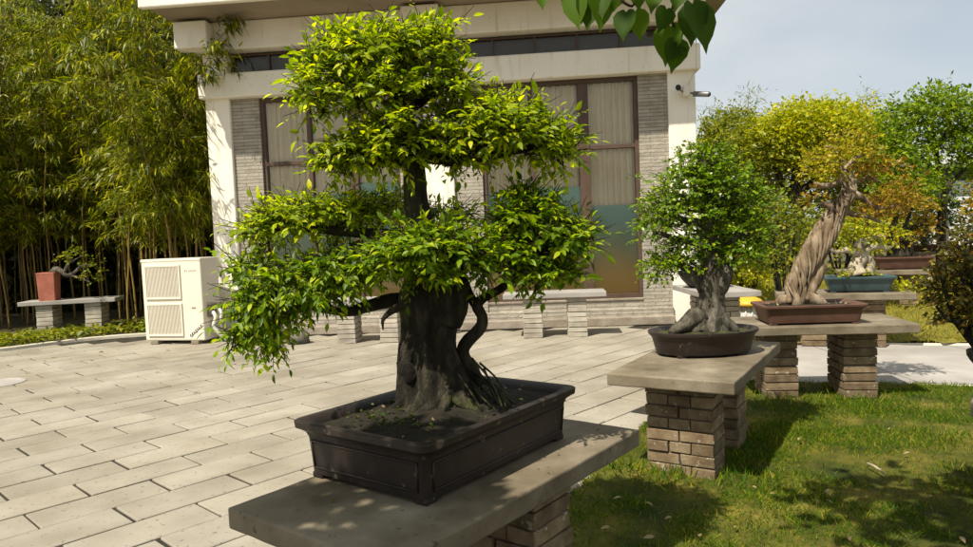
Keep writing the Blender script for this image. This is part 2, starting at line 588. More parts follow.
def pad(c, r, n, k, size, slen, up=.35, shell=.45, droop=.35, low=.35, flat=.8, jit=.35):
    """a clump of leafy shoots: n shoots of k alternate leaves in the ellipsoid (c, r). Returns leaf arrays and shoot ends"""
    c, r = np.array(c, float), np.array(r, float)
    d = unit(rng.normal(size=(int(n * 1.8) + 8, 3)))
    keep = (d[:, 2] > -.15) | (rng.random(len(d)) < low)
    d = d[keep][:n]
    n = len(d)
    rad = shell + (1 - shell) * rng.random((n, 1)) ** .6
    # lumpy outline
    lump = np.array([.80 + .50 * mnoise.noise(Vector((x * 2.6 + c[0] * 3, y * 2.6 + c[1] * 3, z * 2.6 + c[2] * 5))) + .22 * mnoise.noise(Vector((x * 6 + c[0] * 9, y * 6, z * 6 + c[2] * 9))) for x, y, z in d])[:, None]
    p = c + d * r * rad * lump / .88
    sd = unit(d * np.array((1, 1, .7)) + np.array((0, 0, up)) + rng.normal(size=(n, 3)) * .45)
    ln = slen * rng.uniform(.4, 1.3, (n, 1)) * np.where(rng.random((n, 1)) < .08, 1.7, 1.0)
    Ps, Ds, Ns, Ss = [], [], [], []
    side = unit(np.cross(sd, np.array((0, 0, 1.0))) + rng.normal(size=(n, 3)) * .2)
    for j in range(k):
        t = (j + .6) / k
        pos = p + sd * ln * t - np.array((0, 0, 1)) * (ln * .25 * t * t)
        sg = 1 if j % 2 else -1
        last = j == k - 1
        dr = sd * (.55 if not last else 1.2) + side * (sg * (.85 if not last else .15)) + np.array((0, 0, -droop)) + rng.normal(size=(n, 3)) * jit * .7
        nr = np.array((0, 0, flat)) + sd * .25 + d * .25 + rng.normal(size=(n, 3)) * jit
        Ps.append(pos)
        Ds.append(dr)
        Ns.append(nr)
        Ss.append(size * rng.uniform(.42, 1.25, n) * (1.1 if last else 1))
    return (np.concatenate(Ps), np.concatenate(Ds), np.concatenate(Ns), np.concatenate(Ss)), (p, p + sd * ln)


def cloud(c, r, n, size, shell=.3, flat=.6, jit=.6, low=.6, droop=.2):
    """loose leaves in a lumpy ellipsoid, for crowns seen from far off"""
    return pad(c, r, max(1, n // 4), 4, size, size * 2.2, .25, shell, droop, low, flat, jit)[0]


# ------------------------------------------------------------------ ground, paving, lawn
def poly(name, pts, z, mat, sub=0, bump=0.0):
    mb = MB()
    mb.v = [(x, y, z) for x, y in pts]
    mb.f = [tuple(range(len(pts)))]
    return mb.build(name, mat)


g = poly('ground', [(-500, -500), (500, -500), (500, 500), (-500, 500)], -.05, M['earth'])
tag(g, kind='structure')
g = poly('paving_bed', [(-14, -6), (3.6, -6), (3.6, 10.3), (3.2, 13), (-14, 13)], -.010, M['joint'])
tag(g, kind='structure')

PA = R(47)
EU = np.array((math.cos(PA), math.sin(PA)))
EV = np.array((-math.sin(PA), math.cos(PA)))
LAWN0, LAWND = np.array((.56, 3.71)), np.array((.47, .883))   # the lawn's edge


def lawn_side(x, y):
    """>0 on the lawn's side of its edge with the paving"""
    return LAWND[1] * (x - LAWN0[0]) - LAWND[0] * (y - LAWN0[1])


PATH_N = lambda x: 6.02 - .31 * (x - 2.69)          # near and far edges of the concrete path
PATH_F = lambda x: 7.30 - .31 * (x - 4.3) + .45
WY = lambda x: 10.4 - x * math.tan(R(5))            # wall line
BED = curve([(-12.5, 5.2), (-9.4, 8.1), (-8.0, 9.5), (-7.1, 10.3), (-6.4, 11.0), (-5.6, 11.3), (-4.6, 11.3)], 40)


def in_bed(x, y):
    return x < -4.5 and y > np.interp(x, BED[:, 0], BED[:, 1])


mb = MB()
LS, WS = .66, .31
j0 = np.array((-2.44, 4.06))
u0, v0 = j0 @ EU, j0 @ EV
for iv in range(-40, 60):
    off = u0 + (iv % 2) * LS * .5 + .02 * mnoise.noise(Vector((iv * .7, 3, 1)))
    for iu in range(-40, 60):
        u = off + (iu + .5) * LS
        v = v0 + iv * WS
        x, y = EU * u + EV * v
        if not (-13 < x < 3.4 and -4.5 < y < 10.7):
            continue
        if in_bed(x, y + .1) or y > WY(x) - .22 and x > -4.3 or y > WY(x) + .6:
            continue
        if lawn_side(x, y) > -.08 and y < PATH_N(x) + .25:
            continue
        if y < PATH_F(x) + .2 and y > PATH_N(x) - .1 and x > 2.35:
            continue
        if x > 2.95 + .1 * (y - 8) and y > PATH_F(x):
            continue
        gu, gv = random.uniform(.005, .013), random.uniform(.0045, .0095)
        mb.jitter_box((x, y, -.03 + random.uniform(-.0022, .0022)), (LS / 2 - gu, WS / 2 - gv, .03), PA + random.gauss(0, .003), .0025)
tag(mb.build('paving', M['paving'], bevel=.004, bseg=1), kind='structure')

# concrete path leading off to the right
mb = MB()
xs = np.linspace(2.3, 12, 30)
for i in range(29):
    x0, x1 = xs[i], xs[i + 1] - (.008 if i % 4 == 3 else 0)
    mb.quad((x0, PATH_N(x0), -.004), (x1, PATH_N(x1), -.004), (x1, PATH_F(x1), -.004), (x0, PATH_F(x0), -.004))
tag(mb.build('path', M['path']), kind='structure')
mb = MB()
mb.tube([(x, PATH_N(x), -.035) for x in xs], [.055] * 30, 4, cap=True)
mb.tube([(x, PATH_F(x), -.035) for x in xs], [.055] * 30, 4, cap=True)
tag(mb.build('path_edging', M['kerb']), kind='structure')

# kerb round the bamboo bed
mb = MB()
rings = []
for i in range(len(BED)):
    d = unit(BED[min(i + 1, len(BED) - 1)] - BED[max(i - 1, 0)])
    nr_ = np.array((-d[1], d[0])) * .085
    p, q = BED[i], BED[i] + nr_
    rings.append([(p[0], p[1], -.04), (p[0], p[1], .04), (q[0], q[1], .042), (q[0], q[1], -.04)])
mb.loft(rings, True, True)
tag(mb.build('kerb', M['kerb'], bevel=.01), kind='structure')


def lawn_z(x, y):
    return .012 + .022 * mnoise.noise(Vector((x * .9, y * .9, 0))) + .012 * mnoise.noise(Vector((x * 4, y * 4, 2)))


def sheet(name, inside, x0, x1, y0, y1, step, zf, mat):
    mb = MB()
    nx, ny = int((x1 - x0) / step), int((y1 - y0) / step)
    idx = {}
    for i in range(nx):
        for j in range(ny):
            if not inside(x0 + (i + .5) * step, y0 + (j + .5) * step):
                continue
            q = []
            for a, b in ((i, j), (i + 1, j), (i + 1, j + 1), (i, j + 1)):
                if (a, b) not in idx:
                    x, y = x0 + a * step, y0 + b * step
                    idx[a, b] = len(mb.v)
                    mb.v.append((x, y, zf(x, y)))
                q.append(idx[a, b])
            mb.f.append(tuple(q))
    return tag(mb.build(name, mat, smooth=True), kind='structure')


near_lawn = lambda x, y: lawn_side(x, y) > -.10 and y < PATH_N(x) - .02
sheet('lawn', near_lawn, -1.5, 9, -1.5, 6.4, .06, lawn_z, M['lawn'])
far_lawn = lambda x, y: y > PATH_F(x) + .02 and x > 2.9 + .1 * (y - 8)
sheet('lawn', far_lawn, 2.5, 26, 4.5, 24, .2, lambda x, y: lawn_z(x, y) + .01, M['lawn_far'])
bedin = lambda x, y: in_bed(x, y - .1)
sheet('planting_bed', bedin, -14, -4.2, 5, 19, .16, lambda x, y: .03 + .03 * mnoise.noise(Vector((x, y, 5))), M['earth'])


def scatter(inside, x0, x1, y0, y1, n, dens=None):
    P = np.empty((0, 2))
    while len(P) < n:
        q = np.column_stack((rng.uniform(x0, x1, n), rng.uniform(y0, y1, n)))
        k = np.array([inside(a, b) and (dens is None or rng.random() < dens(a, b)) for a, b in q])
        P = np.vstack((P, q[k]))
    return P[:n]


def blades(P, zf, h0, h1, lean=.5):
    n = len(P)
    z = np.array([zf(x, y) for x, y in P]) - .004
    D = unit(np.column_stack((rng.normal(size=(n, 2)) * lean, np.ones(n))))
    Nn = rng.normal(size=(n, 3)) * np.array((1, 1, .1))
    return (np.column_stack((P, z)), D, Nn, rng.uniform(h0, h1, n))


def turf(x, y):
    v = mnoise.noise(Vector((x * 1.7, y * 1.7, 9))) + .6 * mnoise.noise(Vector((x * 5, y * 5, 4)))
    return min(1, max(.10, .42 + 1.1 * v))


in_view = lambda x, y: lawn_side(x, y) > -.11 + .05 * mnoise.noise(Vector((x * 6, y * 6, 1))) and y < PATH_N(x) + .02 and y > 1.9 and abs(x) < .74 * y + .3
TUFT = []
for cx, cy, r_, n_ in ((.95, 3.84, .26, 260), (1.3, 3.74, .25, 120), (2.3, 5.5, .3, 160), (2.9, 5.4, .3, 200), (.72, 4.0, .2, 120), (1.62, 4.5, .3, 160)):
    q = rng.normal(size=(n_, 2)) * r_ * .4 + (cx, cy)
    TUFT += [tuple(a) for a in q if lawn_side(*a) > -.05]
TUFT = np.array(TUFT)
P = scatter(in_view, -.5, 6, 1.9, 6.3, 105000, turf)
gl = leaves('grass', [blades(P[:90000], lawn_z, .010, .042, .85), blades(P[93000:], lawn_z, .025, .055, .7), blades(TUFT, lawn_z, .03, .09, .5)], 'blade', M['grass'])
tag(gl, 'short patchy green and straw coloured lawn grass', 'grass', kind='stuff')
view2 = lambda x, y: far_lawn(x, y) and abs(x) < .74 * y + .3
P = scatter(view2, 2.7, 14, 6.2, 18, 30000)
gl = leaves('grass', [blades(P, lawn_z, .05, .13, .8)], 'blade', M['grass_yellow'])
tag(gl, 'yellowish grass beyond the concrete path', 'grass', kind='stuff')
P = scatter(lambda x, y: bedin(x, y) and y < np.interp(x, BED[:, 0], BED[:, 1]) + 1.6, -10.5, -4.4, 7, 13.5, 6000)
Z = np.column_stack((P, np.full(len(P), .05) + rng.uniform(0, .12, len(P))))
gl = leaves('ground_cover', [(Z, rng.normal(size=Z.shape) * (1, 1, .4), rng.normal(size=Z.shape) * .5 + (0, 0, 1), rng.uniform(.05, .11, len(P)))], 'small', M['leaf_camphor_shade'])
tag(gl, 'low leafy ground cover along the foot of the bamboo', 'ground cover', kind='stuff')

# tufts of longer grass round the feet of the brick legs


# ------------------------------------------------------------------ garden tables
def table(loc, th, label, hl=.68, hw=.35, brickm='brick', top=.60, legx=.295, legoff=0.0, grp='concrete slab tables on brick legs', name='garden_table'):
    t = thing(name, (loc[0], loc[1], 0), label, 'table', grp, R(th))
    mb = MB()
    # slab: rough cast, arrises a little worn
    nx, ny = 24, 12
    def P(i, j, z, e=0):
        x, y = -hl + 2 * hl * i / nx, -hw + 2 * hw * j / ny
        q = .004 * mnoise.noise(Vector((x * 9 + loc[0], y * 9 + loc[1], z * 9)))
        return (x + q, y + q, z + q * .4)
    for z, flip in ((top, False), (top - .068, True)):
        b = len(mb.v)
        for i in range(nx + 1):
            for j in range(ny + 1):
                mb.v.append(P(i, j, z))
        for i in range(nx):
            for j in range(ny):
                a = b + i * (ny + 1) + j
                f = (a, a + ny + 1, a + ny + 2, a + 1)
                mb.f.append(f[::-1] if flip else f)
    n1 = (nx + 1) * (ny + 1)
    rim = [i * (ny + 1) for i in range(nx + 1)] + [nx * (ny + 1) + j for j in range(1, ny + 1)] + \
          [i * (ny + 1) + ny for i in range(nx - 1, -1, -1)] + [j for j in range(ny - 1, 0, -1)]
    for k in range(len(rim)):
        a, b = rim[k], rim[(k + 1) % len(rim)]
        mb.f.append((a + n1, b + n1, b, a))
    mb.build('slab', M['path' if brickm == 'brick_grey' else 'concrete'], t, True, bevel=.007)
    course = (top - .068) / 8
    for s in (-1, 1):
        lb, co = MB(), MB()
        cx = s * legx + legoff
        ax, ay = .125, .19
        co.box(cx - ax + .014, cx + ax - .014, -ay + .014, ay - .014, -.02, top - .069)
        for c in range(8):
            z = c * course + course / 2
            hz_ = course / 2 - .004
            if c % 2:
                for y, h in ((-.0975, .0915), (.0975, .0915)):
                    lb.jitter_box((cx + random.uniform(-.004, .004), y + random.uniform(-.004, .004), z), (ax, h, hz_), 0, .004)
            else:
                for y, h in ((-.127, .06), (0, .06), (.127, .06)):
                    lb.jitter_box((cx + random.uniform(-.005, .005), y + random.uniform(-.003, .003), z), (ax, h, hz_), 0, .004)
        leg = lb.build('leg', M[brickm], t, True, bevel=.004, bseg=2)
        co.build('mortar_core', M['mortar'], leg, True)
    return t


table((-.12, 2.43), 52, 'big slab table carrying the large bonsai in the long dark rectangular pot', .69, .355)
table((1.30, 4.27), 58, 'slab table carrying the cone shaped bonsai in the oval pot', .68, .345, legoff=-.075)
table((2.62, 5.63), -8, 'slab table carrying the twisted bare trunk bonsai', .66, .35)
table((3.98, 7.86), -20, 'slab table carrying the blue green glazed pot')
table((6.25, 10.95), -22, 'slab table carrying the brown pot with the orange leaved bonsai')
table((9.85, 16.3), -22, 'slab table carrying the shallow pot with the pale straight trunk')
table((2.745, 3.285), 52, 'slab table under the bronze leaved bush at the lawn')
table((2.92, 9.0), 90, 'slab table by the end pillar carrying a round black bowl', .68, .35, 'brick_grey')
table((.90, 9.42), -5, 'pale brick legged bench before the right hand window bay', .68, .25, 'brick_grey')
table((-1.63, 9.62), -5, 'pale brick legged bench before the wall, half hidden by the big bonsai', .68, .25, 'brick_grey')
table((-6.98, 11.75), 10, 'slab bench before the bamboo carrying the terracotta pot', .74, .24, 'brick_grey', .62, .37)


# ------------------------------------------------------------------ pots
def rrect(hx, hy, r, n=10, oval=False):
    pts = []
    if oval:
        for k in range(4 * n):
            a = 2 * math.pi * k / (4 * n)
            pts.append((hx * math.cos(a), hy * math.sin(a)))
        return pts
    r = min(r, hx * .98, hy * .98)
    for cx, cy, a0 in ((hx - r, hy - r, 0), (-hx + r, hy - r, 90), (-hx + r, -hy + r, 180), (hx - r, -hy + r, 270)):
        for k in range(n):
            a = R(a0 + 90 * k / (n - 1))
            pts.append((cx + r * math.cos(a), cy + r * math.sin(a)))
    return pts


def pot(root, c, z, ang, hx, hy, h, mat, oval=False, r=.03, flare=.03, rim=.014, base=.06, feet=True, panel=False, lip=.03, soil='soil', mound=.02):
    """planter with flared lip, hollow inside, feet, soil; returns soil height"""
    fz = .016 if feet else 0
    z0 = z + fz
    prof = [(0, base + flare, .7), (.04, base * .92 + flare, .8), (.35, base * .55 + flare, 1), (.68, base * .22 + flare, 1), (.78, flare * .85, 1),
            (.84, flare * .35, 1.1), (.87, 0.0, 1.2), (.98, -.002, 1.2), (1.0, .003, 1.2), (1.0, rim + .004, 1), (.985, rim + .012, 1), (.86, lip + .02, 1), (.55, lip + .028, 1)]
    mb = MB()
    mb.loft([[(x, y, z0 + t * h) for x, y in rrect(hx - d, hy - d, r * k, 10, oval)] for t, d, k in prof])
    mb.rotate(ang, (c[0], c[1], 0))
    p = mb.build('pot', M[mat], root, smooth=False)
    me = p.data
    me.polygons.foreach_set('use_smooth', np.ones(len(me.polygons), dtype=bool))
    md = p.modifiers.new('edge', 'EDGE_SPLIT')
    md.split_angle = R(38)
    if feet:
        for sx, sy in ((-1, -1), (1, -1), (1, 1), (-1, 1)):
            fx, fy = (hx - base - flare - .03) * (.72 if oval else 1), (hy - base - flare - .028) * (.72 if oval else 1)
            f = MB().box(sx * fx - .028, sx * fx + .028, sy * fy - .025, sy * fy + .025, z, z0 + .004)
            f.rotate(ang, (c[0], c[1], 0)).build('foot', M[mat], p, bevel=.005)
    if panel:
        pm = MB()
        for side in range(4):
            L = hx if side % 2 == 0 else hy
            Wd = hy if side % 2 == 0 else hx
            def pt(s, t):
                d = base * (.92 + (.22 - .92) * (t - .04) / .64) + flare - .002
                a, b = s * (L - d - .035), -(Wd - d)
                q = R(90 * side)
                return (a * math.cos(q) - b * math.sin(q), a * math.sin(q) + b * math.cos(q), z0 + t * h)
            loop = [pt(-1, .14), pt(1, .14), pt(1, .62), pt(-1, .62)]
            for i in range(4):
                pm.tube([loop[i], loop[(i + 1) % 4]], [.0035, .0035], 6)
        pm.rotate(ang, (c[0], c[1], 0)).build('panel_moulding', M[mat], p, smooth=True)
    # soil, heaped a little towards the trunk
    sb = MB()
    zs = z0 + h * .84
    rings = []
    for q in (1, .86, .7, .52, .34, .16, .02):
        ring = []
        for x, y in rrect(hx - lip - .012, hy - lip - .012, r, 10, oval):
            X, Y = x * q, y * q
            ring.append((X, Y, zs + mound * (1 - q * q) + .010 * mnoise.noise(Vector((X * 26, Y * 26, c[0]))) * (1 if q < .99 else 0)))
        rings.append(ring)
    sb.loft(rings, False, True)
    sb.rotate(ang, (c[0], c[1], 0)).build('soil', M[soil], root, smooth=True)
    return zs + mound


def weeds(root, c, ang, hx, hy, z, n, size=.018, mat='leaf_mid', cx=0, cy=0, name='moss', lim=(.37, .235)):
    a = np.column_stack((rng.normal(cx, hx, n), rng.normal(cy, hy, n)))
    a = a[(a[:, 0] / lim[0]) ** 4 + (a[:, 1] / lim[1]) ** 4 < 1]
    n = len(a)
    ca, sa = math.cos(ang), math.sin(ang)
    P = np.column_stack((c[0] + a[:, 0] * ca - a[:, 1] * sa, c[1] + a[:, 0] * sa + a[:, 1] * ca, z + rng.uniform(-.006, .02, n)))
    return tag(leaves(name, [(P, rng.normal(size=P.shape) * (1, 1, .5) + (0, 0, .3), rng.normal(size=P.shape) * .5 + (0, 0, 1), rng.uniform(.5, 1.2, n) * size)], 'small', M[mat], root), kind='stuff')


def twigs_part(root, arr, mat='twig', r=.0016, name='twigs'):
    A = np.concatenate([a for a, b in arr])
    B = np.concatenate([b for a, b in arr])
    V, F = sticks(A, B, r, r * .5)
    return tag(link(name, mesh_from(name, V, F, M[mat]), root), kind='stuff')


def skeleton(c, r, root_pt, n, frac=.75, rad=.006):
    """branchlets from where the branch enters a pad out to its shell"""
    d = unit(rng.normal(size=(n, 3)) * (1, 1, .5) + (0, 0, .25))
    tip = np.array(c) + d * np.array(r) * frac
    mid = np.array(root_pt) * .45 + tip * .55 + rng.normal(size=(n, 3)) * .02 - (0, 0, .015)
    return (np.repeat(np.array(root_pt)[None], n, 0), mid), (mid, tip)


# ------------------------------------------------------------------ the large bonsai
Y1 = 2.56
A1 = R(53)
pc = np.array((-.175, 2.515))
b1 = thing('potted_bonsai', (pc[0], pc[1], .6), 'large old bonsai with thick dark trunk and layered crown in long dark rectangular pot', 'bonsai')
zs1 = pot(b1, pc, .6, A1, .445, .308, .186, 'pot_brown', False, .035, .030, .016, .014, True, True, .03, mound=.03)
w1 = lambda px, py, dy=0.0: tuple(at(px, py, Y1 + dy))
S1 = Y1 / FPX


def wr(px, py, rpx, dy=0.0):
    return (*at(px, py, Y1 + dy), rpx * S1)


tb = MB()
limb(tb, [wr(440, 420, 48), wr(437, 403, 41), wr(431, 378, 34.5), wr(427, 350, 29), wr(428, 328, 28.5), wr(431, 302, 33), wr(433, 282, 30), wr(431, 260, 23), wr(425, 238, 17), wr(418, 212, 12.5), wr(415, 185, 11.5),
          wr(413, 160, 10.5), wr(408, 130, 9), wr(398, 98, 7), wr(388, 66, 4), wr(385, 42, 2)], 110, 56, .10, 13, 2, (5, .12))
# cut stub on the right shoulder and knobs on the left flank
limb(tb, [wr(444, 322, 17, -.03), wr(451, 304, 17, -.03), wr(456, 288, 13, -.03), wr(458, 278, 5, -.03)], 16, 18, .2, 14, 5)
limb(tb, [wr(412, 374, 12, -.06), wr(403, 366, 8.5, -.08), wr(398, 361, 3.5, -.08)], 10, 14, .4, 26, 9)
tb.build('trunk', M['bark_dark'], b1, smooth=True)
rb = MB()
for i, (ang, ln, r0) in enumerate([(200, .24, .05), (235, .21, .06), (262, .2, .055), (290, .2, .05), (320, .24, .045), (350, .2, .04), (30, .16, .04), (75, .14, .04), (120, .16, .04), (165, .2, .045),
                                   (248, .25, .03), (305, .25, .028)]):
    a = R(ang)
    cx, cy = w1(441, 408)[0], Y1
    pts = []
    for t in (0, .3, .6, .85, 1):
        rr = .10 + ln * t * .62
        an = a + .25 * math.sin(3 * t + i)
        pts.append((cx + rr * math.cos(an), cy + rr * math.sin(an) * .9, zs1 + .055 * (1 - t) ** 2 - .004 - .022 * t, r0 * (1 - .72 * t) * .62))
    limb(rb, pts, 14, 10, .22, 22, i)
rb.build('surface_roots', M['bark_dark'], b1, smooth=True)
# thin exposed roots on the right side
rb = MB()
for i in range(16):
    a = w1(462 + random.uniform(-8, 22), 366 + random.uniform(-8, 10), random.uniform(-.1, .06))
    e = (a[0] + random.uniform(.05, .17), a[1] + random.uniform(-.12, .05), zs1 - .02)
    m_ = ((a[0] + e[0]) / 2 + random.uniform(-.02, .02), (a[1] + e[1]) / 2 + random.uniform(-.02, .02), (a[2] * .6 + e[2] * .4))
    limb(rb, [(*a, .0042), (*m_, .0036), (*e, .0026)], 9, 6, .1, 20, i)
rb.build('aerial_roots', M['bark_dark'], b1, smooth=True)
st = MB()
limb(st, [wr(478, 386, 9), wr(471, 370, 8), wr(463, 353, 6.6), wr(468, 341, 6.2), wr(480, 328, 6), wr(482, 317, 5.4), wr(477, 306, 5.6), wr(482, 299, 5), wr(497, 291, 4.4), wr(515, 278, 4), wr(535, 262, 3)], 46, 14, .2, 16, 4)
limb(st, [wr(477, 306, 5), wr(470, 296, 4.4), wr(466, 284, 3.5), wr(462, 268, 2.5)], 14, 10, .15, 16, 6)
st.build('side_stem', M['bark_dark'], b1, smooth=True)
BR = [
    [wr(414, 152, 8), wr(440, 158, 6.5), wr(480, 157, 5), wr(520, 150, 3.6), wr(555, 140, 2)],
    [wr(412, 158, 7), wr(392, 160, 5.5), wr(365, 152, 4), wr(345, 140, 2.5)],
    [wr(404, 112, 6), wr(430, 95, 4.5), wr(455, 75, 2.5)],
    [wr(396, 92, 5), wr(370, 84, 4), wr(340, 84, 2.5), wr(320, 92, 1.5)],
    [wr(427, 245, 9), wr(395, 236, 7), wr(350, 232, 5), wr(300, 228, 3.4), wr(262, 232, 2)],
    [wr(418, 300, 9), wr(392, 300, 7.5), wr(368, 306, 6.5), wr(345, 312, 5), wr(310, 306, 4), wr(275, 300, 3)],
    [wr(440, 262, 10), wr(470, 258, 7), wr(510, 252, 5), wr(550, 248, 3.5), wr(585, 244, 2)],
    [wr(428, 250, 8, -.05), wr(428, 258, 6, -.18), wr(430, 262, 4, -.3)],
    [wr(428, 240, 7, .05), wr(440, 238, 5, .2), wr(452, 236, 3, .36)],
    [wr(418, 300, 6, -.02), wr(400, 306, 4.5, -.1), wr(384, 318, 2.4, -.12), wr(383, 330, .8, -.12)],
]
for i, b in enumerate(BR):
    limb(MB(), b, 26, 10, .14, 15, i).build('branch', M['bark_dark'], b1, smooth=True)

# foliage pads: centre px, radii px (x, z), depth radius m, depth offset m, shoots
PADS = [
    ('top', [(368, 62, 62, 44, .20, -.02, 150), (318, 92, 30, 38, .15, -.06, 70), (420, 58, 52, 40, .19, .02, 130), (448, 92, 34, 34, .16, .0, 70), (380, 100, 60, 34, .2, -.05, 120), (343, 50, 30, 30, .13, .02, 45)]),
    ('left tier', [(365, 152, 46, 26, .17, -.04, 105), (405, 142, 40, 30, .2, -.06, 80), (335, 165, 24, 18, .12, -.02, 34)]),
    ('right tier', [(478, 134, 52, 34, .22, -.02, 150), (532, 140, 48, 30, .19, .0, 125), (505, 118, 40, 26, .17, .04, 75), (560, 152, 24, 17, .12, .0, 34), (450, 158, 42, 20, .18, .02, 65)]),
    ('left middle', [(300, 220, 56, 26, .2, .06, 135), (352, 216, 44, 24, .2, .06, 95), (262, 232, 30, 24, .15, .04, 52), (385, 210, 36, 26, .22, .2, 65)]),
    ('left low', [(300, 282, 62, 34, .23, -.04, 185), (262, 308, 36, 34, .16, -.08, 92), (345, 268, 46, 30, .2, .0, 105), (250, 268, 26, 20, .13, -.04, 36), (240, 336, 15, 17, .09, -.06, 18), (270, 338, 18, 18, .1, -.06, 24)]),
    ('centre', [(428, 246, 46, 26, .17, -.24, 110), (400, 258, 42, 22, .16, -.2, 75), (462, 256, 40, 28, .18, -.14, 85), (440, 222, 44, 20, .18, .2, 70), (425, 272, 40, 14, .12, -.2, 34)]),
    ('right middle', [(526, 224, 46, 32, .2, .0, 130), (558, 242, 36, 30, .18, -.03, 105), (500, 258, 40, 30, .2, -.06, 105), (544, 274, 40, 20, .16, -.04, 80), (580, 236, 16, 20, .11, .0, 26), (520, 197, 20, 14, .12, .02, 26)]),
]
MATCYC = ['leaf_big', 'leaf_big', 'leaf_big', 'leaf_big', 'leaf_mid', 'leaf_mid', 'leaf_mid']  # brighter leaf colour on upper pads, darker on lower ones: painted light and shade
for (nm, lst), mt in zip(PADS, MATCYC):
    L, tw = [], []
    for px, py, rx, rz_, ry, dy, n in lst:
        c = w1(px, py, dy)
        r = (max(rx - 10, 6) * S1, max(ry - .035, .05), max(rz_ - 9, 5) * S1)
        low = .3 if nm != 'left low' else .7
        l, s_ = pad(c, r, int(n * 1.65), 8, .0335, .080, .30 if nm != 'left low' else .05, .25, .30 if nm != 'left low' else .5, low, 1.05, .36)
        L.append(l)
        tw.append(s_)
        # a few strong upright new shoots with larger leaves
        if nm in ('top', 'left tier', 'right tier', 'right middle'):
            l, s_ = pad(c, (r[0] * .95, r[1], r[2] * .95), max(3, n // 11), 7, .052, .11, .75, .75, .35, 0.0, .7, .3)
            L.append(l)
            tw.append(s_)
        tw += list(skeleton(c, r, (c[0] * .97, c[1], c[2] - r[2] * .7), 16))
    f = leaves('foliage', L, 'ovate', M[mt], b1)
    twigs_part(f, tw, r=.0022)
weeds(b1, pc, A1, .065, .11, zs1 - .012, 120, .020, 'leaf_weed', -.27, .03, 'weeds')
weeds(b1, pc, A1, .16, .09, zs1 - .012, 420, .02, 'leaf_dark', .10, .06, 'weeds')
weeds(b1, pc, A1, .22, .14, zs1 - .014, 60, .020, 'leaf_dry', 0, 0, 'leaf_litter')

# ------------------------------------------------------------------ the cone-shaped bonsai
Y2 = 4.38
c2 = at(703, 340, Y2)
b2 = thing('potted_bonsai', (c2[0], c2[1], .6), 'cone shaped dense green bonsai with grey flared trunk in dark oval pot', 'bonsai')
zs2 = pot(b2, c2, .6, R(5), .345, .25, .14, 'pot_brown', True, .03, .016, .014, .035, True, False, .03, 'soil_moss', .025)
S2 = Y2 / FPX
w2 = lambda px, py, r=None, dy=0.0: (*at(px, py, Y2 + dy), r * S2) if r is not None else tuple(at(px, py, Y2 + dy))
tb = MB()
limb(tb, [w2(707, 330, 21), w2(709, 318, 17), w2(712, 300, 13), w2(712, 282, 12.5), w2(713, 268, 12), w2(712, 250, 8), w2(708, 225, 7), w2(706, 195, 5), w2(704, 165, 3), w2(703, 146, 1.4)], 70, 36, .11, 14, 12, (6, .14))
limb(tb, [w2(717, 296, 7, -.02), w2(722, 282, 9, -.02), w2(726, 272, 8, -.02), w2(728, 264, 4, -.02)], 14, 16, .2, 13, 3)
limb(tb, [w2(704, 290, 6), w2(696, 278, 6), w2(689, 270, 5), w2(678, 264, 3.4), w2(660, 262, 2)], 16, 12, .15, 13, 8)
tb.build('trunk', M['bark_grey'], b2, smooth=True)
rb = MB()
for i, pts in enumerate([[(702, 314, 10), (690, 321, 8), (678, 328, 6), (670, 333, 3)], [(700, 322, 10), (697, 328, 7), (694, 334, 4)], [(712, 322, 12), (716, 329, 8), (722, 335, 4)], [(720, 318, 9), (730, 326, 6), (738, 331, 3)],
                         [(704, 324, 9), (706, 331, 6), (708, 336, 3)], [(694, 316, 8), (682, 324, 4), (676, 334, 2)]]):
    limb(rb, [w2(a, b, r, -.05 - .02 * k) for k, (a, b, r) in enumerate(pts)], 14, 10, .2, 18, i)
rb.build('surface_roots', M['bark_grey'], b2, smooth=True)
P2 = [(704, 160, 32, 20, .19, 130), (690, 185, 42, 24, .24, 190), (725, 186, 40, 24, .24, 170), (662, 205, 26, 18, .18, 80), (750, 200, 26, 20, .18, 80),
      (700, 212, 50, 20, .26, 170), (655, 226, 22, 16, .17, 75), (740, 228, 36, 22, .22, 130), (690, 245, 34, 14, .2, 75), (662, 265, 22, 15, .16, 80), (735, 255, 38, 14, .2, 105),
      (680, 262, 24, 12, .16, 50), (756, 245, 18, 14, .14, 40)]
L, tw = [], []
for px, py, rx, rz_, ry, n in P2:
    c = w2(px, py)
    l, s_ = pad(c, ((rx - 3) * S2, ry * .9, (rz_ - 3) * S2), int(n * 1.45), 7, .029, .06, .25, .4, .3, .4, .8, .5)
    L.append(l)
    tw.append(s_)
    tw += list(skeleton(c, (rx * S2, ry, rz_ * S2), (c2[0], c2[1], c[2] - .05), 12))
f = leaves('foliage', L, 'small', M['leaf_small'], b2)
twigs_part(f, tw, r=.0025)
for i, (px, py) in enumerate([(662, 212), (750, 206), (655, 232), (745, 234), (735, 258), (672, 192), (735, 188)]):
    limb(MB(), [w2(709, py + 12, 5), w2((709 + px) / 2, py + 8, 3.6), w2(px, py, 1.6)], 12, 7, .12, 15, i).build('branch', M['bark_grey'], b2, smooth=True)
weeds(b2, c2, 0, .15, .1, zs2 - .02, 300, .014, 'leaf_mid', lim=(.24, .16))

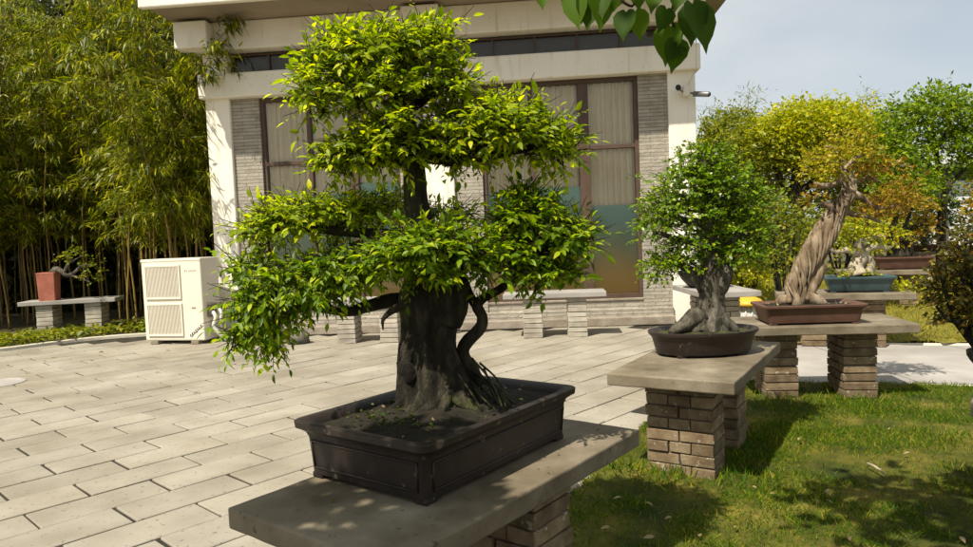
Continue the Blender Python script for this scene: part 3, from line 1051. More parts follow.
# ------------------------------------------------------------------ twisted bare-trunk bonsai
Y3 = 5.55
c3 = at(807, 312, Y3)
b3 = thing('potted_bonsai', (c3[0], c3[1], .6), 'leaning twisted tan deadwood bonsai with sparse yellow crown in reddish brown rectangular pot', 'bonsai')
zs3 = pot(b3, c3, .6, R(-6), .385, .22, .14, 'pot_red', False, .03, .02, .018, .03, True, False, .03, mound=.02)
S3 = Y3 / FPX
w3 = lambda px, py, r=None, dy=0.0: (*at(px, py, Y3 + dy), r * S3) if r is not None else tuple(at(px, py, Y3 + dy))
tb = MB()
axis = curve([w3(790, 304, 11), w3(797, 288, 11), w3(808, 264, 11.5), (*w3(822, 238), 10.5 * S3), w3(836, 214, 8), w3(847, 196, 7), w3(849, 182, 5.5), w3(845, 170, 4)], 46)
for k in range(6):          # strands that wind round each other
    path, rad = [], []
    for i, q in enumerate(axis):
        t = i / 45
        a = 2 * math.pi * k / 6 + t * 8.5
        r = q[3] * (.70 if k else .25)
        t3 = unit(axis[min(i + 1, 45)][:3] - axis[max(i - 1, 0)][:3])
        s3 = unit(np.cross(t3, (0, 1, 0)))
        u3 = np.cross(s3, t3)
        path.append(tuple(q[:3] + (s3 * math.cos(a) + u3 * math.sin(a)) * r))
        rad.append(q[3] * (.36 + .12 * math.sin(i * .55 + k * 2)))
    tb.tube(path, rad, 12, .48, 24, k)
for k in range(13):         # thin ridges of grain over the strands
    path, rad = [], []
    i0, i1 = random.randint(0, 14), random.randint(26, 45)
    for i in range(i0, i1):
        q = axis[i]
        a = 2 * math.pi * k / 13 + i / 45 * 8.5 + .3 * math.sin(i * .4 + k)
        t3 = unit(axis[min(i + 1, 45)][:3] - axis[max(i - 1, 0)][:3])
        s3 = unit(np.cross(t3, (0, 1, 0)))
        u3 = np.cross(s3, t3)
        path.append(tuple(q[:3] + (s3 * math.cos(a) + u3 * math.sin(a)) * q[3] * (1.02 + .1 * math.sin(i * .7 + k))))
        rad.append(q[3] * .13 * (1 - abs(2 * (i - i0) / (i1 - i0) - 1) ** 3) + .002)
    tb.tube(path, rad, 8, .4, 40, k)
limb(tb, [w3(790, 300, 7), w3(782, 301, 6), w3(776, 304, 3)], 8, 8, .2, 18)
limb(tb, [w3(806, 296, 8, -.03), w3(816, 300, 7, -.05), w3(826, 305, 3, -.05)], 10, 8, .2, 18, 2)
limb(tb, [w3(822, 262, 6, -.04), w3(815, 282, 6, -.05), w3(806, 300, 5, -.05)], 14, 8, .2, 18, 7)
tb.build('trunk', M['deadwood'], b3, smooth=True)
for i, b in enumerate([[(846, 174, 4), (838, 182, 3.2), (826, 186, 2.6), (814, 183, 1.6)], [(848, 178, 4), (858, 182, 3), (868, 178, 2.2), (880, 182, 1.2)], [(846, 192, 4.5), (860, 196, 3.4), (872, 206, 2.6), (886, 208, 2), (898, 204, 1.2)],
                       [(838, 212, 5), (830, 206, 3.4), (820, 204, 2)], [(845, 172, 4), (842, 160, 3), (834, 150, 2), (826, 146, 1.2)], [(846, 170, 3.5), (856, 158, 2.6), (868, 152, 1.6)], [(842, 204, 4), (852, 214, 3), (866, 216, 2.2), (880, 222, 1.4)]]):
    limb(MB(), [w3(x, y, r, .03 * math.sin(i * 2 + k)) for k, (x, y, r) in enumerate(b)], 18, 8, .25, 18, i).build('branch', M['deadwood'], b3, smooth=True)
L, tw = [], []
for px, py, rx, rz_, ry, n in [(846, 158, 38, 12, .26, 130), (820, 174, 22, 8, .18, 55), (876, 168, 26, 9, .2, 70), (850, 142, 24, 8, .18, 60), (892, 200, 20, 8, .15, 50), (816, 200, 14, 6, .12, 18), (872, 214, 20, 6, .14, 30), (902, 184, 12, 7, .12, 22)]:
    c = w3(px, py)
    l, s_ = pad(c, (rx * S3, ry, rz_ * S3), int(n * 1.0), 6, .036, .09, .3, .4, .2, .4, .7, .6)
    L.append(l)
    tw.append(s_)
f = leaves('foliage', L[:2] + L[3:4], 'small', M['leaf_yellow'], b3)
f = leaves('foliage', L[2:3] + L[4:], 'small', M['leaf_orange'], b3)
twigs_part(f, tw, 'twig', .0028)
weeds(b3, c3, R(-6), .25, .1, zs3 - .02, 120, .03, 'leaf_dry', name='leaf_litter', lim=(.32, .16))


# ------------------------------------------------------------------ further bonsai
def small_bonsai(px, py, Y, label, potkw, stems, pads, bark, leaf, size, smat='soil', ang=-20, ztop=.6):
    c = at(px, py, Y)
    t = thing('potted_bonsai', (c[0], c[1], ztop), label, 'bonsai')
    pot(t, c, ztop, R(ang), soil=smat, **potkw)
    s = Y / FPX
    for i, b in enumerate(stems):
        limb(MB(), [(*at(x, y, Y + .04 * math.sin(i + k)), r * s) for k, (x, y, r) in enumerate(b)], 18, 10, .25, 16, i).build('trunk' if i == 0 else 'branch', M[bark], t, smooth=True)
    L, tw = [], []
    for x, y, rx, rz_, n in pads:
        l, s_ = pad(at(x, y, Y), (rx * s, rx * s * .8, rz_ * s), n, 6, size, size * 2.4, .3, .35, .2, .45, .7, .6)
        L.append(l)
        tw.append(s_)
    f = leaves('foliage', L, 'small', M[leaf], t)
    twigs_part(f, tw, 'twig', .003)
    return t


small_bonsai(858, 287, 7.75, 'gnarled pale trunk bonsai with yellow green leaves in blue green glazed pot', dict(hx=.355, hy=.2, h=.16, mat='pot_teal', flare=.018, base=.05, mound=.02),
             [[(858, 276, 9), (856, 266, 7), (862, 256, 6), (858, 246, 4), (862, 238, 2)], [(866, 274, 6), (870, 264, 5), (866, 254, 3), (872, 246, 2)], [(858, 254, 4), (848, 250, 3), (838, 252, 2), (828, 248, 1.2)],
              [(864, 250, 4), (876, 246, 3), (888, 248, 2), (896, 243, 1.2)], [(862, 244, 3), (872, 238, 2), (882, 236, 1.4)]],
             [(842, 240, 20, 10, 70), (880, 236, 24, 12, 90), (862, 226, 22, 10, 70), (858, 274, 26, 4, 30), (838, 222, 16, 9, 40)], 'bark_pale', 'leaf_camphor', .04, 'soil_moss')
small_bonsai(902, 266, 10.9, 'orange leaved spreading bonsai with two dark stems in plain brown pot', dict(hx=.40, hy=.24, h=.18, mat='pot_red', flare=.018, base=.05, mound=.02),
             [[(900, 258, 6), (897, 248, 5), (890, 240, 4), (892, 228, 3), (898, 214, 1.5)], [(906, 258, 5), (908, 248, 4.5), (903, 238, 3.5), (906, 224, 2), (912, 208, 1)], [(893, 232, 3), (882, 230, 2.2), (872, 226, 1.4), (866, 222, .8)],
              [(904, 232, 3), (916, 226, 2.2), (926, 222, 1.2)]],
             [(894, 202, 26, 15, 190), (872, 214, 18, 10, 80), (914, 208, 18, 13, 90), (924, 226, 12, 10, 40), (900, 236, 20, 9, 50)], 'bark_dark', 'leaf_orange', .055)
small_bonsai(933, 248, 16.2, 'tall pale trunked bonsai with dark leaves in shallow brown pot', dict(hx=.46, hy=.28, h=.13, mat='pot_red', flare=.018, base=.05, mound=.02),
             [[(943, 246, 5), (943, 234, 4.5), (944, 220, 4), (943, 208, 3)], [(926, 246, 4), (925, 236, 3.5), (927, 226, 2.5), (924, 216, 1.4)]],
             [(926, 228, 16, 12, 120), (934, 212, 16, 9, 70), (918, 240, 10, 6, 40), (948, 206, 10, 8, 40)], 'bark_pale', 'leaf_dark', .07)
# bronze-leaved bush close by on the right
small_bonsai(994, 384, 3.05, 'bronze leaved bushy bonsai with thin arching stems in round grey pot', dict(hx=.10, hy=.10, h=.2, mat='bark_grey', oval=True, flare=.012, base=.06, mound=.02, feet=False),
             [[(983, 356, 7), (978, 345, 6), (968, 335, 5), (958, 322, 4), (948, 300, 2.4), (942, 280, 1.4)], [(984, 352, 6), (986, 330, 5), (980, 305, 4), (972, 280, 2.5), (968, 250, 1.4)], [(968, 335, 4), (972, 318, 3), (966, 296, 2), (960, 270, 1.2)],
              [(986, 346, 6), (1000, 326, 5), (1012, 300, 3.5), (1016, 270, 2)], [(958, 322, 3), (946, 318, 2), (936, 306, 1.2)]],
             [(966, 270, 24, 20, 100), (992, 240, 30, 26, 130), (944, 290, 18, 16, 60), (975, 300, 28, 20, 80), (1015, 270, 40, 36, 160), (955, 316, 16, 10, 30), (1000, 310, 26, 16, 50)],
             'bark_dark', 'leaf_red', .03, ang=0)
# terracotta pot with leaning tree, by the bamboo
ct = at(50, 299, 11.6)
t = thing('potted_bonsai', (ct[0], ct[1], .62), 'crooked little tree leaning sideways out of a tall square terracotta pot', 'bonsai')
mb = MB()
hw = .135
mb.loft([[(x, y, .62 + z) for x, y in rrect(hw + d, hw + d, .012, 6)] for z, d in ((0, -.012), (.42, .0), (.46, .004), (.465, -.004), (.46, -.03), (.40, -.032))])
mb.rotate(R(12), (ct[0], ct[1], 0)).build('pot', M['pot_terra'], t)
mb = MB()
mb.loft([[(x * q, y * q, 1.03 + .02 * (1 - q)) for x, y in rrect(.105, .105, .01, 6)] for q in (1, .5, .05)], False, True)
mb.rotate(R(12), (ct[0], ct[1], 0)).build('soil', M['soil'], t)
sT = 11.6 / FPX
wt = lambda x, y, r=None: (*at(x, y, 11.6), r * sT) if r is not None else at(x, y, 11.6)
for i, b in enumerate([[(52, 274, 3.4), (56, 269, 3), (62, 272, 2.5), (68, 276, 2), (76, 271, 1.6), (82, 266, 1.3), (92, 265, .8)], [(64, 273, 1.8), (68, 264, 1.4), (72, 260, 1), (66, 256, .6)], [(70, 275, 1.3), (80, 278, 1), (90, 282, .7)], [(72, 262, 1.1), (78, 258, .7), (84, 256, .5)]]):
    limb(MB(), [wt(*q) for q in b], 16, 8, .2, 12, i).build('trunk' if i == 0 else 'branch', M['bark_grey'], t, smooth=True)
L = []
for x, y, rx, rz_, n in ((76, 255, 12, 5, 34), (92, 266, 9, 7, 18), (66, 258, 8, 4, 10), (88, 282, 10, 6, 14), (95, 276, 7, 7, 12)):
    L.append(pad(wt(x, y), (rx * sT, .2, rz_ * sT), n, 5, .05, .1)[0])
leaves('foliage', L, 'small', M['leaf_camphor_shade'], t)
# black bowl by the end pillar
cb = (2.82, 9.1)
t = thing('bonsai_bowl', (cb[0], cb[1], .6), 'round black bowl with low green plant on the table by the end pillar', 'bowl')
mb = MB()
mb.loft([[(x, y, .6 + z) for x, y in rrect(r_, r_, .1, 8, True)] for z, r_ in ((0, .16), (.03, .2), (.12, .28), (.2, .32), (.22, .325), (.22, .30), (.15, .26))])
mb.rotate(0, (cb[0], cb[1], 0)).build('pot', M['black'], t, smooth=True)
mb = MB()
mb.loft([[(x * q, y * q, .79 + .04 * (1 - q)) for x, y in rrect(.285, .285, .1, 8, True)] for q in (1, .5, .05)], False, True)
mb.rotate(0, (cb[0], cb[1], 0)).build('soil', M['soil_moss'], t)
leaves('foliage', [cloud((cb[0], cb[1], .95), (.26, .26, .16), 260, .05)], 'small', M['leaf_dark'], t)

# ------------------------------------------------------------------ the garden hall
YAW = R(-5)
hall = thing('garden_hall', (0, 10.4, 0), 'single storey hall with cream beams and pillars, grey brick panels and tall brown framed windows', 'building', None, YAW)


def hb(name, boxes, mat, parent=None, bevel=.008):
    mb = MB()
    for b in boxes:
        mb.box(*b)
    return mb.build(name, M[mat], parent or hall, True, bevel=bevel)


UL, UR = -4.18, 3.11
PIL = [(-4.18, -3.80), (-.85, -.42), (2.72, 3.11)]
BAY = [(-3.36, -1.24), (0.0, 2.30)]
for a, b in PIL:
    hb('pillar', [(a, b, 0, .42, 0, 4.30)], 'plaster', bevel=.02)
for a, b in ((-3.80, -3.36), (-1.24, -.85), (-.42, 0.0), (2.30, 2.72)):
    hb('brick_panel', [(a + .002, b - .002, .06, .36, 0, 3.62)], 'facade', bevel=0)
for a, b in BAY:
    hb('brick_apron', [(a, b, .08, .36, 0, .35)], 'facade', bevel=0)
    hb('window_ledge', [(a - .02, b + .02, .06, .15, .351, .385)], 'stone_step')
for a, b in ((-3.80, -.85), (-.42, 2.72)):
    hb('plinth', [(a + .003, b - .003, -.14, .098, 0, .13)], 'stone_step', bevel=.015)
    hb('plinth_course', [(a + .003, b - .003, -.03, .097, .131, .235)], 'facade', bevel=0)
hb('lower_beam', [(UL - .05, UR + .06, -.10, .30, 3.622, 3.985)], 'plaster', bevel=.02)
hb('upper_beam', [(UL - .10, UR + .05, -.10, .35, 4.322, 4.74)], 'plaster', bevel=.02)
for a, b in ((-4.42, -3.92), (-1.04, -.50), (2.55, 3.2)):
    hb('beam_end', [(a, b, -.36, -.102, 4.31, 4.70)], 'plaster', bevel=.02)
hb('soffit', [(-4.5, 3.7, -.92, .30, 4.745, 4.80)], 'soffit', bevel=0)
hb('fascia', [(-4.55, 3.75, -1.02, -.922, 4.70, 5.05)], 'plaster', bevel=.02)
hb('roof', [(-4.55, 3.75, -.92, 8, 4.803, 5.10)], 'soffit', bevel=0)
hb('side_wall', [(-4.15, -3.82, .425, 8, 0, 4.30), (2.74, 3.08, .425, 8, 0, 4.30), (-3.81, 2.73, 7.7, 8, 0, 4.3)], 'plaster')
hb('inside_wall', [(-3.8, 2.72, 2.4, 2.45, 0, 4.7), (-3.8, 2.72, .5, 2.4, .0, .05)], 'dark', bevel=0)


def window(a, b, z0, z1, m1, m2, w1_, w2_, zt):
    w = hb('window', [(a, a + .055, .10, .235, z0, z1), (b - .055, b, .10, .235, z0, z1), (a + .055, b - .055, .10, .235, z0, z0 + .07), (a + .055, b - .055, .10, .235, z1 - .06, z1),
                      (m1 - w1_, m1 + w1_, .09, .234, z0 + .07, z1 - .06), (m2 - w2_, m2 + w2_, .092, .233, z0 + .07, z1 - .06)], 'frame', None, .004)
    xs_ = [a + .055, m1 - w1_, m1 + w1_, m2 - w2_, m2 + w2_, b - .055]
    tr = MB()
    for i in (0, 2, 4):
        tr.box(xs_[i], xs_[i + 1], .105, .232, zt - .03, zt + .03)
    tr.build('transom', M['frame'], w, True, bevel=.004)
    for i in (0, 2, 4):
        x0, x1 = xs_[i] + .001, xs_[i + 1] - .001
        for q0, q1 in ((z0 + .071, zt - .031), (zt + .031, z1 - .061)):
            MB().box(x0, x1, .132, .138, q0, q1).build('pane', M['glass'], w, True)
        # pleated curtain behind the glass
        cb_ = MB()
        n = 90
        for k in range(n + 1):
            x = x0 + (x1 - x0) * k / n
            y = .185 + .018 * math.sin(x * 62 + .8 * math.sin(x * 9)) + .006 * math.sin(x * 140)
            cb_.v += [(x, y, z0 + .1), (x, y, z1)]
        cb_.f = [(2 * k, 2 * k + 2, 2 * k + 3, 2 * k + 1) for k in range(n)]
        cb_.build('curtain', M['curtain'], w, True, smooth=True)
        top = (((1.62, 2.12, 2.26) if a < -1 else (2.0, 2.06, 1.76))[i // 2])
        MB().quad((x0, .1435, z0 + .071), (x1, .1435, z0 + .071), (x1, .1435, top), (x0, .1435, top)).build('painted_reflection', M['reflection_paint'], w, True)  # sheet behind the pane that carries the painted reflection
    return w


window(BAY[0][0], BAY[0][1], .385, 3.615, -2.62, -1.95, .03, .06, 2.62)
window(BAY[1][0], BAY[1][1], .385, 3.615, .74, 1.51, .03, .075, 2.62)
for a, b in ((-3.80, -.85), (-.42, 2.72)):
    w = hb('clerestory_window', [(a + .003, b - .003, .13, .2, 3.988, 4.01), (a + .003, b - .003, .13, .2, 4.275, 4.30)] +
           [(a + .003 + (b - a - .036) * k / 5, a + .033 + (b - a - .036) * k / 5, .131, .2, 4.01, 4.275) for k in range(6)], 'frame', None, 0)
    MB().box(a + .01, b - .01, .16, .166, 4.0, 4.28).build('pane', M['glass'], w, True)
    MB().box(a + .01, b - .01, .24, .25, 3.99, 4.30).build('blind', M['dull'], w, True)


def hall_pt(u, y, z):
    c, s = math.cos(YAW), math.sin(YAW)
    return (u * c - y * s, 10.4 + u * s + y * c, z)


# two small security cameras on the end pillar
p = hall_pt(2.96, -.02, 3.31)
cam_t = thing('security_camera', p, 'pair of small security cameras on a bracket high on the end pillar', 'camera', None, YAW)
MB().box(-.05, .05, -.10, .02, -.06, .09).build('junction_box', M['ac'], cam_t, True, bevel=.012)
mb = MB()
mb.tube([(-.05, -.08, .0), (-.12, -.14, .03)], [.014, .014], 8)
mb.tube([(.05, -.08, -.02), (.13, -.13, -.05)], [.014, .014], 8)
mb.build('bracket', M['metal'], cam_t, True, smooth=True)
for sx, z, mt, d in ((-1, .05, 'black', (-.03, -.14, -.01)), (1, -.05, 'metal', (.13, -.10, -.03))):
    h = MB()
    o = np.array((sx * .12, -.13, z))
    e = o + np.array(d) * (1.2 if sx > 0 else .5)
    q0 = o - np.array(d) * .25
    h.tube([tuple(q0), tuple(q0 * .97 + e * .03), tuple(e * .97 + q0 * .03), tuple(e)], [.02, .038, .038, .034], 16)
    body = h.build('camera_housing', M[mt], cam_t, True, smooth=True)
    h = MB()
    h.tube([tuple(e), tuple(e + unit(np.array(d)) * .012)], [.028, .026], 14)
    h.build('lens', M['black'], body, True)
mb = MB()
mb.tube([(.03, -.02, .08), (.06, -.03, .16), (.11, -.03, .26), (.12, -.19, .30), (.13, -.19, .75)], [.008] * 5, 6)
mb.build('cable', M['hose'], cam_t, True, smooth=True)

# ------------------------------------------------------------------ air conditioner outdoor unit
ac = thing('air_conditioner', (-4.53, 10.36, 0), 'cream two fan air conditioner outdoor unit standing on the paving before the bamboo', 'air conditioner', None, R(-14))
W2, D2, Hh = .50, .21, 1.24
MB().box(-W2, W2, -D2, D2, .05, Hh).build('body', M['ac'], ac, True, bevel=.022, bseg=3)
MB().box(-W2 - .006, W2 + .006, -D2 - .006, D2 + .006, Hh - .035, Hh + .008).build('top_cover', M['ac'], ac, True, bevel=.012)
for sx in (-.34, .34):
    MB().box(sx - .06, sx + .06, -D2 - .02, D2 + .02, 0, .052).build('foot', M['ac_dark'], ac, True, bevel=.006)
for z0, z1 in ((.12, .60), (.66, 1.16)):
    x0, x1 = -.44, .16
    gfr = MB()
    gfr.box(x0, x1, -D2 - .022, -D2 - .001, z0, z0 + .028).box(x0, x1, -D2 - .022, -D2 - .001, z1 - .028, z1)
    gfr.box(x0, x0 + .028, -D2 - .0215, -D2 - .001, z0 + .028, z1 - .028).box(x1 - .028, x1, -D2 - .0215, -D2 - .001, z0 + .028, z1 - .028)
    gr = gfr.build('fan_grille', M['ac'], ac, True, bevel=.004)
    MB().box(x0 + .02, x1 - .02, -D2 - .004, -D2 - .0015, z0 + .02, z1 - .02).build('fan_opening', M['ac_dark'], gr, True)
    sl = MB()
    n = 24
    for k in range(n):
        x = x0 + .045 + (x1 - x0 - .09) * k / (n - 1)
        sl.box(x - .0055, x + .0055, -D2 - .018, -D2 - .006, z0 + .028, z1 - .028)
    for q in (.25, .5, .75):
        z = z0 + (z1 - z0) * q
        sl.box(x0 + .028, x1 - .028, -D2 - .0055, -D2 - .0042, z - .005, z + .005)
    sl.build('slats', M['ac'], gr, True)
yf = -D2 - .0022
mk = MB()      # small worn maker's lettering, too faint to read
for x, w_, h_ in ((.235, .008, .036), (.25, .018, .008), (.262, .008, .02)):
    mk.box(x, x + w_, yf, yf + .002, 1.045 + (.036 - h_) / 2 * (1 if h_ > .01 else 2), 1.045 + (.036 - h_) / 2 + h_)
for k in range(6):
    x = .30 + k * .022
    mk.box(x, x + .004, yf, yf + .002, 1.05, 1.076)
    mk.box(x + .0045, x + .014, yf, yf + .002, 1.05 + (k % 3) * .009, 1.056 + (k % 3) * .009)
mk.build('maker_mark', M['ac_dark'], ac, True)
MB().box(.315, .385, yf, yf + .002, .515, .537).build('rating_plate', M['ac_dark'], ac, True)
sc_ = MB()     # slanting handwritten style script across the lower corner
pp = []
for k in range(64):
    t_ = k / 63
    a = t_ * 44
    x = .26 + .21 * t_ + .010 * math.cos(a)
    z = .115 + .16 * t_ + (.014 + .016 * (math.sin(t_ * 9) ** 2 if t_ > .02 else 2)) * math.sin(a)
    pp.append((x, yf, z))
sc_.tube(pp, [.0045 if k % 5 else .0062 for k in range(64)], 5)
sc_.build('script_mark', M['ink'], ac, True)
mb = MB()
mb.tube(curve([(W2, -.05, .42), (W2 + .06, -.06, .44), (W2 + .1, -.07, .36), (W2 + .07, -.08, .24), (W2 + .14, -.05, .12), (W2 + .2, .0, .03)], 26), [.028] * 26, 10)
mb.tube(curve([(W2, .02, .5), (W2 + .08, .02, .5), (W2 + .15, .0, .42), (W2 + .12, .0, .25), (W2 + .16, .05, .1), (W2 + .3, .12, .03)], 26), [.022] * 26, 10)
mb.build('pipes', M['hose'], ac, True, smooth=True)
MB().box(W2 + .001, W2 + .03, -.12, .08, .38, .56).build('valve_cover', M['ac_dark'], ac, True, bevel=.006)

# small stone by the wall, drain cover
def rock(name, c, r, label, mat='rock'):
    mb = MB()
    for i in range(9):
        rr = math.sin(math.pi * (i + .15) / 8.3)
        for k in range(14):
            a = 2 * math.pi * k / 14
            d = Vector((math.cos(a) * rr, math.sin(a) * rr, -math.cos(math.pi * i / 8)))
            q = 1 + .35 * mnoise.noise(d * 1.6 + Vector(c))
            mb.v.append((c[0] + d.x * r[0] * q, c[1] + d.y * r[1] * q, max(0, c[2] + d.z * r[2] * q)))
    for i in range(8):
        for k in range(14):
            a, b = i * 14 + k, i * 14 + (k + 1) % 14
            mb.f.append((a, b, b + 14, a + 14))
    return tag(mb.build(name, M[mat], smooth=True), label, 'stone')


rock('field_stone', tuple(at(297, 337, 9.7)[:2]) + (.07,), (.17, .14, .14), 'rough dark field stone lying on the paving before the hall')
dp = at(-6, 384, 1)
k_ = -1.4 / (dp[2] - 1.4)
dc = np.array((dp[0] * k_, dp[1] * k_))
mb = MB()
mb.loft([[(dc[0] + x, dc[1] + y, z) for x, y in rrect(r_, r_, .1, 10, True)] for z, r_ in ((-.03, .30), (.006, .30), (.010, .29), (.010, .25), (.004, .245), (.004, .02))], False, True)
tag(mb.build('drain_cover', M['path']), 'round pale drain cover set in the paving', 'drain cover')

# yellow-topped lawn lamp
lp = at(748, 319, 9.9)
t = thing('lawn_lamp', (lp[0], lp[1], 0), 'squat white lawn lamp with a domed yellow cap beyond the round bonsai pot', 'lamp')
mb = MB()
mb.loft([[(lp[0] + x, lp[1] + y, z) for x, y in rrect(r_, r_, .1, 6, True)] for z, r_ in ((0, .17), (.03, .17), (.24, .15), (.25, .15))], True, True)
mb.build('base', M['white'], t, smooth=True)
mb = MB()
for k in range(12):
    a = 2 * math.pi * k / 12
    mb.tube([(lp[0] + .17 * math.cos(a), lp[1] + .17 * math.sin(a), .02), (lp[0] + .157 * math.cos(a), lp[1] + .157 * math.sin(a), .24)], [.012, .012], 6)
mb.build('ribs', M['white'], t, smooth=True)
mb = MB()
mb.loft([[(lp[0] + x, lp[1] + y, z) for x, y in rrect(r_, r_, .1, 6, True)] for z, r_ in ((.245, .20), (.26, .225), (.29, .22), (.34, .17), (.37, .09), (.378, .02))], True, True)
mb.build('cap', M['yellow'], t, smooth=True)

# ------------------------------------------------------------------ bamboo
def bamboo_proto(seed, h, lean, leafy_from):
    r0 = random.Random(seed)
    root = thing('bamboo', (0, 0, 0), 'slender bamboo with arching leafy top in the dense grove', 'bamboo', 'bamboo of the grove beside the hall')
    az = r0.uniform(0, 6.28)
    pts = []
    for i in range(22):
        t_ = i / 21
        bend = lean * t_ ** 2.4
        pts.append((bend * math.cos(az) + .02 * math.sin(i), bend * math.sin(az), h * t_ - .35 * lean * t_ ** 4))
    mb = MB()
    q = curve(pts, 60)
    rad = [(.017 - .0135 * k / 59) * (1.0 if k % 5 else 1.25) for k in range(60)]
    mb.tube([tuple(p) for p in q], rad, 6)
    mb.build('culm', M['culm'], root, True, smooth=True)
    Ps, Ds, Ns, Ss, tw = [], [], [], [], []
    z0 = leafy_from
    for k in range(17):
        t_ = z0 + (1 - z0) * (k + r0.random()) / 17
        p = q[min(59, int(t_ * 59))]
        for _ in range(3):
            a = r0.uniform(0, 6.28)
            ln = r0.uniform(.35, .95) * (1.2 - .65 * t_)
            d = np.array((math.cos(a), math.sin(a), r0.uniform(.2, .9)))
            d = d / np.linalg.norm(d)
            tip = p + d * ln - np.array((0, 0, .45 * ln))
            tw.append((p[None], tip[None]))
            n = 34
            u_ = .25 + .8 * rng.random((n, 1)) ** .8
            base = p + (tip - p) * u_ + np.array((0, 0, .5 * ln)) * u_ * (1 - u_) + rng.normal(size=(n, 3)) * np.array((.055, .055, .035))
            dn = np.array((d[0], d[1], 0))
            Ps.append(base)
            Ds.append(dn * .9 + rng.normal(size=(n, 3)) * .5 + np.array((0, 0, -.55)))
            Ns.append(rng.normal(size=(n, 3)) * .4 + np.array((0, 0, 1.0)) + dn * .4)
            Ss.append(rng.uniform(.11, .20, n))
    f = leaves('foliage', [(np.concatenate(Ps), np.concatenate(Ds), np.concatenate(Ns), np.concatenate(Ss))], 'lance', M['leaf_bamboo'], root, True)
    A = np.concatenate([a for a, b in tw])
    B = np.concatenate([b for a, b in tw])
    V, F = sticks(A, B, .004, .002)
    link('twigs', mesh_from('twigs', V, F, M['culm']), f, True)
    return root


def copy_tree(o, parent=None):
    c = o.copy()
    C.objects.link(c)
    c.parent = parent
    for ch in list(o.children):
        copy_tree(ch, c)
    return c


protos = [bamboo_proto(1, 6.6, 2.0, .36), bamboo_proto(2, 7.4, 1.5, .33), bamboo_proto(3, 5.2, 2.2, .34), bamboo_proto(4, 6.0, 1.2, .30), bamboo_proto(5, 4.2, 1.5, .38), bamboo_proto(6, 7.8, 2.4, .40)]
used = set()
spots = []
rb_ = random.Random(5)
for _ in range(4000):
    x, y = rb_.uniform(-12.6, -4.5), rb_.uniform(11.6, 16.5)
    if x > -4.85 and y > 10.5 or y < np.interp(x, BED[:, 0], BED[:, 1]) + .55:
        continue
    if -7.9 < x < -6.1 and y < 12.3 or x < -7.4 and y < np.interp(x, BED[:, 0], BED[:, 1]) + 3.3:
        continue
    if any((x - a) ** 2 + (y - b) ** 2 < .30 ** 2 for a, b in spots):
        continue
    spots.append((x, y))
    if len(spots) >= 118:
        break
for i, (x, y) in enumerate(spots):
    k = rb_.randrange(6)
    if x < -6.3 and y < 14.2:
        k = 3
    o = protos[k] if k not in used else copy_tree(protos[k])
    used.add(k)
    o.location = (x, y, .02)
    o.rotation_euler = (rb_.gauss(0, .05), rb_.gauss(0, .05), rb_.uniform(0, 6.28))
    s_ = rb_.uniform(.85, 1.15)
    o.scale = (s_, s_, s_)
for x, y, k in ((-4.62, 11.0, 4), (-4.78, 11.25, 3), (-4.66, 11.5, 4), (-4.95, 11.15, 4), (-5.1, 11.45, 3)):
    o = copy_tree(protos[k])
    o.location = (x, y, .02)
    o.rotation_euler = (0, 0, rb_.uniform(0, 6.28))
    o['label'] = 'thin bamboo rising beside the hall pillar behind the air conditioner'
    o['group'] = 'bamboo against the end of the hall'
az3 = random.Random(3).uniform(0, 6.28)
for x, y, sc, dr in ((-5.95, 11.55, 1.0, -.35), (-5.55, 11.6, 1.05, -.5), (-5.75, 11.9, 1.1, -.55), (-5.2, 11.5, .95, -.75)):
    o = copy_tree(protos[2])
    o.location = (x, y, .02)
    o.rotation_euler = (0, 0, dr - az3)
    o.scale = (sc, sc, sc)
    o['label'] = 'bamboo bending over towards the beam ends of the hall'
    o['group'] = 'bamboo leaning on the hall corner'
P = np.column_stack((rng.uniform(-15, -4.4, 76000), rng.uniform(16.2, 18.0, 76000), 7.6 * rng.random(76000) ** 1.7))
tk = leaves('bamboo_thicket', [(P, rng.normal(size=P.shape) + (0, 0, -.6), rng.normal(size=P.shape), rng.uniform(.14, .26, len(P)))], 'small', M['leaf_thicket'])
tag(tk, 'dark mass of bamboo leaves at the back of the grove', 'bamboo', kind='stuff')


# ------------------------------------------------------------------ trees beyond
def tree(name, base, label, cat, trunk, limbs, crown, leaf, size, bark='bark_dark', grp=None):
    t = thing(name, base, label, cat, grp)
    mb = MB()
    limb(mb, trunk, 30, 12, .15, 3, base[0])
    for l in limbs:
        limb(mb, l, 16, 8, .15, 4, l[0][0])
    mb.build('trunk', M[bark], t, smooth=True)
    for lf, lst in crown:
        L = [cloud(c, r, n, size, .25, .5, .7) for c, r, n in lst]
        leaves('crown', L, 'small', M[lf], t)
    return t


def px_tree(name, Y, bx, label, cat, stems, crown, size, bark='bark_dark', grp=None):
    """stems/crown given as they are seen at distance Y"""
    s = Y / FPX
    b = at(bx, 250, Y)
    base = (b[0], b[1], 0)
    st = []
    for k, q in enumerate(stems):
        st.append([(*at(x, y, Y + dy), r * s) for x, y, r, dy in q])
    st[0].insert(0, (base[0], base[1], -.05, st[0][0][3] * 1.35))
    cr = []
    for lf, lst in crown:
        cr.append((lf, [(at(x, y, Y + dy), (rx * s, ry, rz_ * s), n) for x, y, rx, rz_, ry, dy, n in lst]))
    return tree(name, base, label, cat, st[0], st[1:], cr, None, size, bark, grp)


